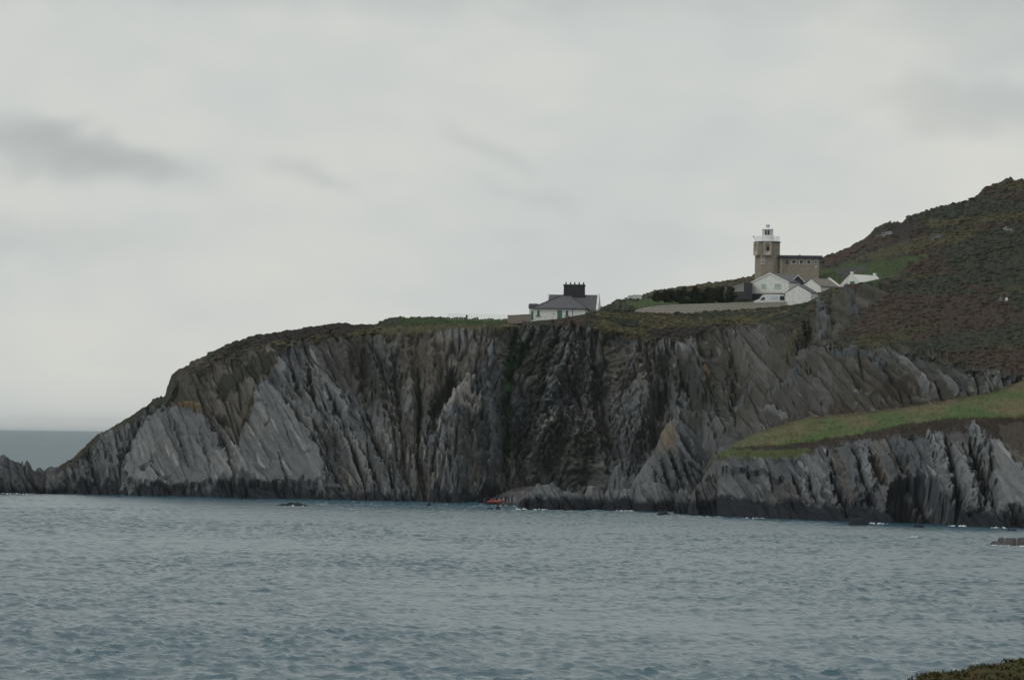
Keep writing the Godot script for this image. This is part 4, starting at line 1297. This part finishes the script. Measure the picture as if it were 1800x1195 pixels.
	window(t, Vector3(-1.02, 3.75, 2.51), 0.75, 1.0, trim, plain(Color(0.2, 0.21, 0.2), 0.2))
	# the wing
	var w := block("wing_wall", Vector3(7.35, 1.2, -2.0), Vector3(9.0, 7.1, 5.6), stone, t)
	block("pilaster", Vector3(3.1, 2.2, 0.86), Vector3(0.55, 5.0, 0.12), pale_stone, w)
	block("wing_roof", Vector3(7.5, 5.05, -2.0), Vector3(10.2, 0.58, 6.6), fascia, t)
	block("louvre", Vector3(4.5, 3.75, 0.83), Vector3(0.62, 0.95, 0.08), plain(Color(0.07, 0.075, 0.1)), w)
	for x in [6.05, 7.78, 9.5, 11.1]:
		window(w, Vector3(x, 3.85, 0.82), 0.9 if x < 11.0 else 0.5, 0.95, trim, glass, 0.0, 0)
	block("wall_lamp", Vector3(11.15, 2.7, 0.85), Vector3(0.3, 0.3, 0.14), trim, w)
	block("roof_vent", Vector3(7.4, 5.45, -1.0), Vector3(0.4, 0.24, 0.4), fascia, t)

func gabled(t: Node3D, half: float, eave: float, ridge: float, length: float, base: float, wall_m: Material, roof_m: Material, over := 0.2, verge := 0.12) -> void:
	# a gabled block whose front gable stands at z = 0
	outline("wall", gable(half, eave, ridge, base), -length, 0.0, wall_m, t)
	outline("roof", chevron(half, eave + 0.01, ridge + 0.01, over, 0.16), -length - verge, verge, roof_m, t)

func houses(white: Material, slate: Material, green: Material, glass: Material, trim: Material) -> void:
	var curtain := plain(Color(0.33, 0.42, 0.44), 0.3)
	var dark := weathered(Color(0.05, 0.052, 0.06), 0.25, 2.0)
	var t := thing("keepers_house", "wide white gabled house with slate roof below the lighthouse tower", "house", at(1354, 516, 1018), deg_to_rad(-33.0))
	gabled(t, 4.75, 2.55, 4.45, 11.0, 0.0, white, slate)
	block("plinth", Vector3(0, -1.2, -5.5), Vector3(9.3, 2.39, 10.8), dark, t)
	for s in [-1, 1]:
		var st := start()
		prism(st, [s * 5.0, 2.34, s * 5.0, 2.58, 0, 4.68, 0, 4.42], 0.125, 0.17)
		put("bargeboard", finish(st), trim, t)
	window(t, Vector3(-1.6, 1.65, 0.02), 1.15, 1.1, trim, curtain)
	window(t, Vector3(2.0, 1.65, 0.02), 1.6, 1.1, trim, curtain, 0.0, 2)
	# the dark porch gable on the slope that faces the garden
	var px := Transform3D(Basis(Vector3.UP, deg_to_rad(40.0)), Vector3(4.3, 1.4, -5.0))
	outline("porch", gable(1.75, 1.0, 2.75, -1.2), -3.0, 0.0, plain(Color(0.03, 0.03, 0.036)), t, px)
	outline("porch_roof", chevron(1.75, 1.02, 2.77, 0.2, 0.14), -3.0, 0.02, slate, t, px)
	for s in [-1, 1]:
		var st := start()
		prism(st, [s * 2.0, 0.78, s * 2.0, 0.98, 0, 3.0, 0, 2.8], 0.03, 0.1, px)
		put("porch_bargeboard", finish(st), trim, t)
	window(t, px * Vector3(0.2, 0.3, 0.03), 1.0, 0.8, trim, plain(Color(0.1, 0.16, 0.17), 0.2), deg_to_rad(40.0))
	t = thing("white_store", "small white gabled store in front, touching the end of the long wall", "outbuilding", at(1403, 541.5, 999), deg_to_rad(-26.0))
	gabled(t, 3.05, 3.3, 5.0, 4.2, -1.2, white, slate, 0.08, 0.04)
	block("low_annexe", Vector3(3.9, 0.4, -3.0), Vector3(1.8, 3.0, 2.0), white, t)
	t = thing("white_cottage", "white gable with brownish roof behind the small store", "outbuilding", at(1426, 524, 1013), deg_to_rad(-42.0))
	gabled(t, 2.75, 2.65, 4.3, 6.4, -1.0, white, weathered(Color(0.2, 0.175, 0.155), 0.25, 2.0))
	for s in [-1, 1]:
		var st := start()
		prism(st, [s * 3.0, 2.5, s * 3.0, 2.95, 0, 4.75, 0, 4.35], -6.9, -6.4)
		put("gable_coping", finish(st), white, t)
	t = thing("white_lodge", "long low white building with white roof and green door on the lawn", "outbuilding", at(1497, 518, 1018), deg_to_rad(-40.0))
	gabled(t, 2.95, 2.0, 4.45, 9.2, -1.0, white, white, 0.05, 0.0)
	for z in [-0.2, -9.0]:
		var st := start()
		prism(st, chevron(2.95, 2.05, 4.5, 0.12, 0.38), z - 0.22, z + 0.22)
		bx(st, Vector3(0, 4.95, z), Vector3(0.7, 0.4, 0.5))
		put("gable_coping", finish(st), white, t)
	block("door", Vector3(0.3, 2.3, 0.04), Vector3(1.25, 1.4, 0.08), green, t)
	block("sill", Vector3(0.1, 1.62, 0.08), Vector3(1.7, 0.14, 0.2), green, t)
	t = thing("white_screen_wall", "short piece of white wall on the spur right of the white lodge", "wall", at(1567, 490, 1006), deg_to_rad(-10.0))
	outline("masonry", [-1.3, -1.0, 1.0, -1.0, 1.0, 0.4, 0.2, 0.55, -1.3, 0.2], -0.2, 0.2, white, t)
	block("pier", Vector3(1.15, -0.2, 0), Vector3(0.28, 1.5, 0.5), white, t)
	t = thing("garden_shed", "grey lean-to shed with dark end beside the white gabled house", "shed", at(1308, 522, 1018))
	outline("wall", [-2.2, 1.2, 0.0, 1.2, 0.0, 2.95, -2.2, 2.3], -2.5, 0.0, weathered(Color(0.3, 0.3, 0.29), 0.2, 1.5), t)
	outline("base", [-3.0, -0.6, 1.9, -0.6, 1.9, 1.19, -3.0, 1.19], -2.6, 0.05, dark, t)
	outline("dark_end", [0.02, 1.195, 1.9, 1.195, 1.9, 3.25, 0.02, 3.2], -2.6, 0.06, dark, t)
	outline("roof", [-2.5, 2.2, -2.5, 2.34, 0.0, 3.1, 0.0, 2.96], -2.7, 0.12, plain(Color(0.42, 0.42, 0.4)), t)

func station_walls() -> void:
	var rubble := weathered(Color(0.38, 0.36, 0.32), 0.45, 1.6)
	var top := [[1116, 546.5], [1120, 544], [1135, 540.5], [1160, 537.2], [1200, 535], [1260, 533], [1330, 531.5], [1384, 530]]
	var t := thing("boundary_wall", "long low whitewashed stone wall curving along the station's lower edge", "wall", at(1250, 540, 999.6))
	for pass_ in 2:
		var st := start()
		for i in 90:
			var q := []
			for k in 2:
				var px := 1116.0 + 268.0 * (i + k) / 90.0
				var d := 999.6 - 1.2 * sin((px - 1116.0) / 268.0 * PI) - 0.5
				var a := at(px, tab(top, px) + n_soft.get_noise_2d(px * 0.3, 2.0) * 0.5, d) - t.position
				if pass_ == 0:
					q.append([a - Vector3(0, 0.13, 0), a - Vector3(0, 3.0, 0), 0.22])
				else:
					q.append([a, a - Vector3(0, 0.127, 0), 0.27])
			for z in [-1.0, 1.0]:
				var o := Vector3(0, 0, z * q[0][2])
				quad(st, q[0][0] + o, q[1][0] + o, q[1][1] + o, q[0][1] + o)
			var o2 := Vector3(0, 0, q[0][2])
			quad(st, q[0][0] - o2, q[1][0] - o2, q[1][0] + o2, q[0][0] + o2)
			if i == 0 or i == 89:
				var e: Array = q[0 if i == 0 else 1]
				quad(st, e[0] - o2, e[0] + o2, e[1] + o2, e[1] - o2)
		put("masonry" if pass_ == 0 else "coping", finish(st), rubble if pass_ == 0 else weathered(Color(0.5, 0.48, 0.44), 0.2, 1.6), t)
	# the pale trailer on the brow
	t = thing("trailer", "low pale trailer parked on the brow left of the dark hedge", "trailer", at(1116, 528.0, 1034))
	var pale := weathered(Color(0.42, 0.46, 0.43), 0.12, 1.5, 0.5)
	outline("body", [-1.6, 0.25, 1.55, 0.25, 1.62, 0.4, 1.62, 0.95, 1.5, 1.05, -1.4, 1.12, -1.6, 0.9], -1.0, 0.8, pale, t)
	outline("panel", [-0.4, 0.5, 1.5, 0.5, 1.5, 0.95, -0.4, 0.95], 0.8, 0.84, plain(Color(0.6, 0.61, 0.6), 0.5), t)
	outline("cover", [-0.5, 1.1, 1.5, 1.05, 1.45, 1.2, -0.4, 1.25], -0.9, 0.7, plain(Color(0.05, 0.055, 0.05)), t)
	for x in [-0.9, 0.7]:
		var st := start()
		turned(st, [0.0, 0.0, 0.3, 0.0, 0.3, 0.2, 0.0, 0.2], 14, Transform3D(Basis(Vector3.RIGHT, PI / 2), Vector3(x, 0.2, 0.7)))
		put("wheel", finish(st), plain(Color(0.02, 0.02, 0.02)), t)

func van(glass: Material) -> void:
	var paint := plain(Color(0.72, 0.74, 0.76), 0.35)
	var t := thing("white_van", "white panel van with ladder on its roof rack, parked behind the long wall", "van", at(1353, 538.5, 1005), deg_to_rad(3.0))
	# side outline, nose to the left
	outline("body", [-3.3, 0.45, 3.3, 0.45, 3.38, 0.7, 3.36, 2.3, 3.2, 2.6, 2.6, 2.68, -0.9, 2.66, -1.5, 2.52, -2.25, 1.62, -2.95, 1.3, -3.3, 1.05, -3.38, 0.7], -1.9, 0.0, paint, t)
	outline("side_window", [-2.1, 1.32, -1.05, 1.42, -1.05, 2.02, -1.5, 2.02], 0.0, 0.03, glass, t)
	outline("windscreen", [-2.3, 1.62, -1.56, 2.5, -1.5, 2.46, -2.22, 1.58], -1.75, -0.15, glass, t)
	outline("rear_window", [2.3, 1.4, 3.3, 1.4, 3.25, 2.35, 2.3, 2.35], 0.0, 0.03, glass, t)
	block("door_handle", Vector3(-1.2, 1.2, 0.03), Vector3(0.22, 0.06, 0.05), plain(Color(0.05, 0.05, 0.05)), t)
	for r in [[0.5, 2.0, 2.02], [0.2, 1.75, 1.72]]:
		var line := start()
		var x: float = r[0]
		while x < r[1]:
			bx(line, Vector3(x, r[2], 0.012), Vector3(0.1, 0.11, 0.02))
			x += 0.14
		put("lettering", finish(line), plain(Color(0.22, 0.25, 0.33)), t)
	for x in [-2.2, 2.2]:
		var st := start()
		turned(st, [0.0, 0.0, 0.38, 0.0, 0.38, 0.24, 0.0, 0.24], 18, Transform3D(Basis(Vector3.RIGHT, PI / 2), Vector3(x, 0.38, -0.18)))
		var wheel := put("wheel", finish(st), plain(Color(0.02, 0.02, 0.02)), t)
		st = start()
		turned(st, [0.0, 0.0, 0.2, 0.0, 0.2, 0.02, 0.0, 0.02], 14, Transform3D(Basis(Vector3.RIGHT, PI / 2), Vector3(x, 0.38, 0.07)))
		put("rim", finish(st), plain(Color(0.4, 0.4, 0.42), 0.4), wheel)
	block("headlight", Vector3(-3.28, 1.0, -0.25), Vector3(0.14, 0.2, 0.4), plain(Color(0.6, 0.6, 0.6), 0.2), t)
	for x in [-0.5, 0.6, 1.7, 2.8]:
		var rack := start()
		for z in [-1.75, -0.15]:
			bar(rack, Vector3(x, 2.6, z), Vector3(x, 2.98, z), 0.035)
		bar(rack, Vector3(x, 2.96, -1.75), Vector3(x, 2.96, -0.15), 0.035)
		put("roof_bar", finish(rack), plain(Color(0.2, 0.2, 0.21)), t)
	var l := thing("ladder", "long reddish ladder lying on the white van's roof rack", "ladder", t.position + Vector3(0, 3.02, -0.6), deg_to_rad(3.0))
	var m := plain(Color(0.22, 0.09, 0.1), 0.5)
	for z in [-0.2, 0.2]:
		var st := start()
		bx(st, Vector3(0.2, 0.06, z), Vector3(5.6, 0.1, 0.06))
		put("rail", finish(st), m, l)
	for k in 16:
		var st := start()
		bar(st, Vector3(-2.4 + k * 0.34, 0.05, -0.18), Vector3(-2.4 + k * 0.34, 0.05, 0.18), 0.025, 5)
		put("rung", finish(st), m, l)

func shrub_mesh(seed_: int, w: float, h: float, leaves: int) -> ArrayMesh:
	var r := RandomNumberGenerator.new()
	r.seed = seed_
	var lobes := []
	for k in 13:
		lobes.append([Vector3(r.randf_range(-0.75, 0.75) * w, r.randf_range(0.04, 0.78) * h, r.randf_range(-0.5, 0.5) * w), r.randf_range(0.28, 0.5) * minf(w, h)])
	var st := start()
	for k in leaves:
		var lobe: Array = lobes[r.randi() % lobes.size()]
		var d: Vector3 = Vector3(r.randfn(), r.randfn(), r.randfn()).normalized() * float(lobe[1]) * pow(r.randf(), 0.4)
		var c: Vector3 = lobe[0] + d
		c.y = maxf(c.y, 0.03)
		var a := Vector3(r.randfn(), r.randfn() + 0.8, r.randfn()).normalized()
		var b := a.cross(Vector3(r.randfn(), r.randfn(), r.randfn())).normalized()
		var s := r.randf_range(0.1, 0.24)
		var tone := r.randf_range(0.5, 1.9)
		st.set_color(Color(0.024 * tone, 0.035 * tone, 0.017 * tone))
		tri(st, c - b * s * 0.5, c + a * s * 1.5, c + b * s * 0.5)
		tri(st, c - b * s * 0.5, c + b * s * 0.5, c - a * s * 0.7)
	return finish(st)

func hedge() -> void:
	var leaf := vertex_coloured(0.85, 0.3)
	# x, y of the foot, y of the top, half width, what sets it apart
	var rows := [[1156, 529, 509, 1.0, "wispy dark shrub at the left end of the station hedge"], [1168, 530, 506.5, 1.2, "dark upright shrub second from the hedge's left end"], [1182, 530.5, 504, 1.3, "dark ragged shrub third from the hedge's left end"],
		[1200, 533, 500.5, 1.7, "broad flat-topped dark shrub in the left half of the hedge"], [1220, 534, 498.5, 1.6, "tallest dark shrub with a pointed crown in the hedge's middle"], [1238, 534, 501, 1.7, "round dark shrub just right of the hedge's tallest crown"],
		[1256, 533.5, 499.5, 1.6, "dark shrub with a double crown in the right half of the hedge"], [1272, 532.5, 497.5, 1.5, "high dark shrub second from the hedge's right end"], [1286, 529, 501, 1.2, "low dark shrub at the right end of the hedge beside the shed"]]
	for i in rows.size():
		var q: Array = rows[i]
		var h: float = (q[1] - q[2]) * 0.1265
		var t := thing("hedge_shrub", q[4], "shrub", at(q[0], q[1] + 0.5, 1008.0 + (i % 3) * 1.5), i * 1.3, "dark shrubs of the station hedge")
		put("foliage", shrub_mesh(60 + i, q[3] * 1.15, h, 2800), leaf, t)
		var st := start()
		for k in 3:
			bar(st, Vector3(0.1 * k - 0.1, -0.3, 0.05 * k), Vector3((k - 1) * q[3] * 0.4, h * 0.6, 0.15 * (k - 1)), 0.05, 5)
		put("stem", finish(st), plain(Color(0.05, 0.04, 0.03)), t)

# ---------------------------------------------------------------- people
func person_mesh(pose: Dictionary, jacket: Color, legs: Color, hair: Color) -> ArrayMesh:
	# joints with radii, joined smoothly and meshed as surface nets
	var skin := Color(0.38, 0.24, 0.18)
	var j: Dictionary = pose
	var bones := []
	var add := func(a: Vector3, b: Vector3, ra: float, rb: float, c: Color) -> void:
		bones.append([a, b, ra, rb, c])
	add.call(j.hip, j.chest, 0.15, 0.17, jacket)
	add.call(j.chest, j.neck, 0.16, 0.07, jacket)
	add.call(j.neck, j.head, 0.06, 0.07, skin)
	add.call(j.head, j.head + Vector3(0, 0.06, -0.01), 0.1, 0.1, hair)
	add.call(j.head + Vector3(0, -0.04, 0.04), j.head + Vector3(0, -0.01, 0.1), 0.07, 0.03, skin)
	for s in [0, 1]:
		var sx := -1.0 if s == 0 else 1.0
		var sh: Vector3 = j.chest + Vector3(sx * 0.19, 0.12, 0)
		add.call(j.chest + Vector3(0, 0.1, 0), sh, 0.1, 0.085, jacket)
		add.call(sh, j.elbow[s], 0.075, 0.06, jacket)
		add.call(j.elbow[s], j.hand[s], 0.058, 0.042, jacket)
		var tip: Vector3 = j.hand[s] + (j.hand[s] - j.elbow[s]).normalized() * 0.14
		add.call(j.hand[s], tip, 0.042, 0.025, skin)
		var hp: Vector3 = j.hip + Vector3(sx * 0.1, -0.02, 0)
		add.call(hp, j.knee[s], 0.115, 0.075, legs)
		add.call(j.knee[s], j.foot[s] + Vector3(0, 0.08, 0), 0.07, 0.05, legs)
		add.call(j.foot[s] + Vector3(0, 0.05, -0.04), j.foot[s] + Vector3(0, 0.04, 0.17), 0.055, 0.04, Color(0.02, 0.02, 0.02))
	var cell := 0.042
	var lo := Vector3(1e9, 1e9, 1e9)
	var hi := -lo
	for b in bones:
		for k in 2:
			var r: float = maxf(b[2], b[3]) + 2.0 * cell
			lo = lo.min(b[k] - Vector3(r, r, r))
			hi = hi.max(b[k] + Vector3(r, r, r))
	var nx := int((hi.x - lo.x) / cell) + 2
	var ny := int((hi.y - lo.y) / cell) + 2
	var nz := int((hi.z - lo.z) / cell) + 2
	var f := PackedFloat32Array()
	f.resize(nx * ny * nz)
	var tint := PackedColorArray()
	tint.resize(f.size())
	for x in nx:
		for y in ny:
			for z in nz:
				var p := lo + Vector3(x, y, z) * cell
				var best := 1e9
				var sum := 0.0
				var c := skin
				for b in bones:
					var ab: Vector3 = b[1] - b[0]
					var t: float = clampf((p - Vector3(b[0])).dot(ab) / maxf(ab.length_squared(), 1e-6), 0.0, 1.0)
					var d: float = (p - Vector3(b[0]) - ab * t).length() - lerpf(b[2], b[3], t)
					sum += exp(-d * 45.0)
					if d < best:
						best = d
						c = b[4]
				var k := (x * ny + y) * nz + z
				f[k] = -log(maxf(sum, 1e-30)) / 45.0
				tint[k] = c
	var ids := PackedInt32Array()
	ids.resize(f.size())
	ids.fill(-1)
	var vp := PackedVector3Array()
	var vc := PackedColorArray()
	var off := [0, nz * ny, nz, nz * ny + nz, 1, nz * ny + 1, nz + 1, nz * ny + nz + 1]
	for x in nx - 1:
		for y in ny - 1:
			for z in nz - 1:
				var k := (x * ny + y) * nz + z
				var mask := 0
				for i in 8:
					if f[k + off[i]] < 0.0:
						mask |= 1 << i
				if mask == 0 or mask == 255:
					continue
				var acc := Vector3.ZERO
				var cnt := 0
				for i in 8:
					for ax in 3:
						if i & (1 << ax):
							continue
						var m := i | (1 << ax)
						var fa := f[k + off[i]]
						var fb := f[k + off[m]]
						if (fa < 0.0) != (fb < 0.0):
							var t := fa / (fa - fb)
							var pa := Vector3(i & 1, (i >> 1) & 1, (i >> 2) & 1)
							var pb := Vector3(m & 1, (m >> 1) & 1, (m >> 2) & 1)
							acc += pa.lerp(pb, t)
							cnt += 1
				ids[k] = vp.size()
				vp.append(lo + (Vector3(x, y, z) + acc / cnt) * cell)
				vc.append(tint[k])
	var st := SurfaceTool.new()
	st.begin(Mesh.PRIMITIVE_TRIANGLES)
	for i in vp.size():
		st.set_color(vc[i])
		st.set_smooth_group(0)
		st.add_vertex(vp[i])
	var step := [ny * nz, nz, 1]
	for x in range(1, nx - 1):
		for y in range(1, ny - 1):
			for z in range(1, nz - 1):
				var k := (x * ny + y) * nz + z
				for ax in 3:
					if (f[k] < 0.0) == (f[k + step[ax]] < 0.0):
						continue
					var u: int = step[(ax + 1) % 3]
					var v: int = step[(ax + 2) % 3]
					var q := [ids[k], ids[k - u], ids[k - u - v], ids[k - v]]
					if q.min() < 0:
						continue
					for i in ([0, 1, 2, 0, 2, 3] if f[k] < 0.0 else [0, 2, 1, 0, 3, 2]):
						st.add_index(q[i])
	st.generate_normals()
	return st.commit()

func standing(lean := 0.0, stride := 0.0) -> Dictionary:
	return {"hip": Vector3(0, 0.93, 0), "chest": Vector3(0, 1.28, 0.05 + lean * 0.5), "neck": Vector3(0, 1.5 - lean * 0.1, 0.04 + lean * 0.8), "head": Vector3(0, 1.63 - lean * 0.2, 0.06 + lean * 1.0),
		"elbow": [Vector3(-0.27, 1.13, 0.0 + lean), Vector3(0.27, 1.13, 0.02 + lean)], "hand": [Vector3(-0.25, 0.9, 0.14 + lean * 1.4), Vector3(0.25, 0.9, 0.12 + lean * 1.4)],
		"knee": [Vector3(-0.11, 0.5, 0.04 + stride * 0.6), Vector3(0.11, 0.5, 0.04 - stride * 0.4)], "foot": [Vector3(-0.12, 0.02, stride), Vector3(0.12, 0.02, -stride)]}

func person(text: String, where: Vector3, turn: float, pose: Dictionary, jacket: Color, legs: Color, hair: Color, group: String) -> void:
	var o := put("person", person_mesh(pose, jacket, legs, hair), mats_person())
	o.position = where
	o.rotation.y = turn
	label(o, text, "person", group)

func mats_person() -> StandardMaterial3D:
	if not mats.has("person"):
		mats["person"] = vertex_coloured(0.85, 0.3)
	return mats["person"]

func hikers() -> void:
	var navy := Color(0.05, 0.055, 0.12)
	# feet on the bracken slope
	person("walker in grey top and dark trousers on the bracken slope, left of a pair", at(1760, 536.5, 905.0), -0.6, standing(0.0, 0.18), Color(0.2, 0.21, 0.24), navy, Color(0.06, 0.05, 0.04), "walkers on the slope")
	person("walker in bright white top on the bracken slope, right of a pair", at(1770.5, 536.5, 905.0), -0.6, standing(0.04, 0.2), Color(0.75, 0.75, 0.75), Color(0.1, 0.1, 0.11), Color(0.06, 0.05, 0.04), "walkers on the slope")

func build_shore_party() -> void:
	# the red inflatable drawn up on the shingle, and those who came in it
	var t := thing("inflatable_boat", "red inflatable boat drawn up on the shingle of the cove", "boat", on_sea(867.0, 936.0, 0.15), deg_to_rad(-62.0))
	var red := plain(Color(0.21, 0.032, 0.03), 0.6)
	var p := PackedVector3Array()
	var path := []
	for i in 33:
		var s := i / 32.0
		var a := lerpf(-PI / 2, PI / 2, clampf((s - 0.3) / 0.4, 0.0, 1.0))
		if s < 0.3:
			path.append(Vector3(-0.72, 0.42, 1.9 - s / 0.3 * 2.6))
		elif s > 0.7:
			path.append(Vector3(0.72, 0.42, -0.7 + (s - 0.7) / 0.3 * 2.6))
		else:
			path.append(Vector3(sin(a) * 0.72, 0.42 + 0.25 * cos(a), -0.7 - cos(a) * 1.25))
	for i in 33:
		var d: Vector3 = (path[mini(i + 1, 32)] - path[maxi(i - 1, 0)]).normalized()
		var side: Vector3 = d.cross(Vector3.UP).normalized()
		var up: Vector3 = side.cross(d)
		var r := 0.27 if i > 1 and i < 31 else 0.14
		for k in 13:
			var a := TAU * k / 12
			p.append(path[i] + side * cos(a) * r + up * sin(a) * r)
	put("tube", sheet(p, PackedColorArray(), 33, 13), red, t)
	outline("hull", [-0.7, 0.4, 0.7, 0.4, 0.35, 0.1, 0.0, 0.0, -0.35, 0.1], -1.0, 1.7, plain(Color(0.25, 0.05, 0.04)), t)
	block("transom", Vector3(0, 0.5, 1.6), Vector3(1.3, 0.45, 0.08), plain(Color(0.04, 0.04, 0.04)), t)
	block("console", Vector3(0, 0.7, 0.3), Vector3(0.6, 0.7, 0.5), plain(Color(0.35, 0.05, 0.04)), t)
	outline("engine", [-0.2, 0.2, 0.2, 0.2, 0.24, 0.8, 0.22, 1.15, 0.0, 1.25, -0.22, 1.15, -0.24, 0.8], 1.66, 2.15, plain(Color(0.03, 0.03, 0.035)), t)
	var black := Color(0.03, 0.032, 0.04)
	var navy := Color(0.035, 0.05, 0.12)
	var g := "people by the boat"
	var here := func(px: float, d: float) -> Vector3:
		return on_sea(px, d, -0.6 + 5.4 * pow((d - 930.0) / 70.0, 0.9) + 0.02)
	person("person in black bending over the red boat's far side", here.call(873.0, 940.5), 2.4, standing(0.3), black, black, Color(0.05, 0.04, 0.03), g)
	person("person in black standing at the boat's right end", here.call(880.5, 940.0), 1.2, standing(0.1), black, black, Color(0.3, 0.05, 0.04), g)
	person("person in dark red top standing left of the blue jacket", here.call(888.5, 940.0), 0.4, standing(), Color(0.12, 0.03, 0.035), black, Color(0.04, 0.03, 0.03), g)
	person("person in bright blue jacket standing in the shore group", here.call(894.0, 940.8), -0.5, standing(0.05), Color(0.04, 0.09, 0.26), navy, Color(0.05, 0.04, 0.03), g)
	person("person in navy standing at the right end of the shore group", here.call(900.0, 940.0), -1.0, standing(0.0, 0.1), navy, Color(0.03, 0.04, 0.07), Color(0.04, 0.03, 0.03), g)
	# broken water against the rocks
	var spans := [[838, 908, 922.0, 3.0, 46], [908, 925, 892.0, 1.5, 14], [940, 965, 888.0, 1.0, 10], [1078, 1118, 884.0, 2.5, 34], [1118, 1165, 878.0, 1.6, 26], [1528, 1560, 788.0, 3.0, 14], [1668, 1700, 777.0, 3.0, 12], [1742, 1775, 764.0, 3.0, 12], [515, 535, 894.0, 0.6, 3], [0, 60, 1006.0, 2.0, 20], [620, 760, 944.0, 2.0, 16], [1290, 1350, 822.0, 1.5, 12], [1603, 1618, 680.0, 1.2, 9], [1738, 1800, 632.0, 1.0, 12]]
	var st := SurfaceTool.new()
	st.begin(Mesh.PRIMITIVE_TRIANGLES)
	for s in spans:
		for i in s[4]:
			var c := on_sea(rng.randf_range(s[0], s[1]), s[2] + rng.randf_range(-s[3], s[3]), 0.0)
			var w := rng.randf_range(0.08, 0.4)
			var h := rng.randf_range(0.08, 0.4) * w
			var ring := []
			for k in 9:
				var a := TAU * k / 9
				var r := w * rng.randf_range(0.7, 1.2)
				ring.append(c + Vector3(cos(a) * r, -0.1, sin(a) * r * 0.6))
			var mid := c + Vector3(rng.randf_range(-0.2, 0.2), 0.05 + h, rng.randf_range(-0.1, 0.1))
			for k in 9:
				tri(st, ring[k], mid, ring[(k + 1) % 9])
	st.generate_normals()
	var o := put("surf", st.commit(), plain(Color(0.6, 0.63, 0.64), 0.7))
	label(o, "white broken water along the foot of the rocks", "surf", "", "stuff")
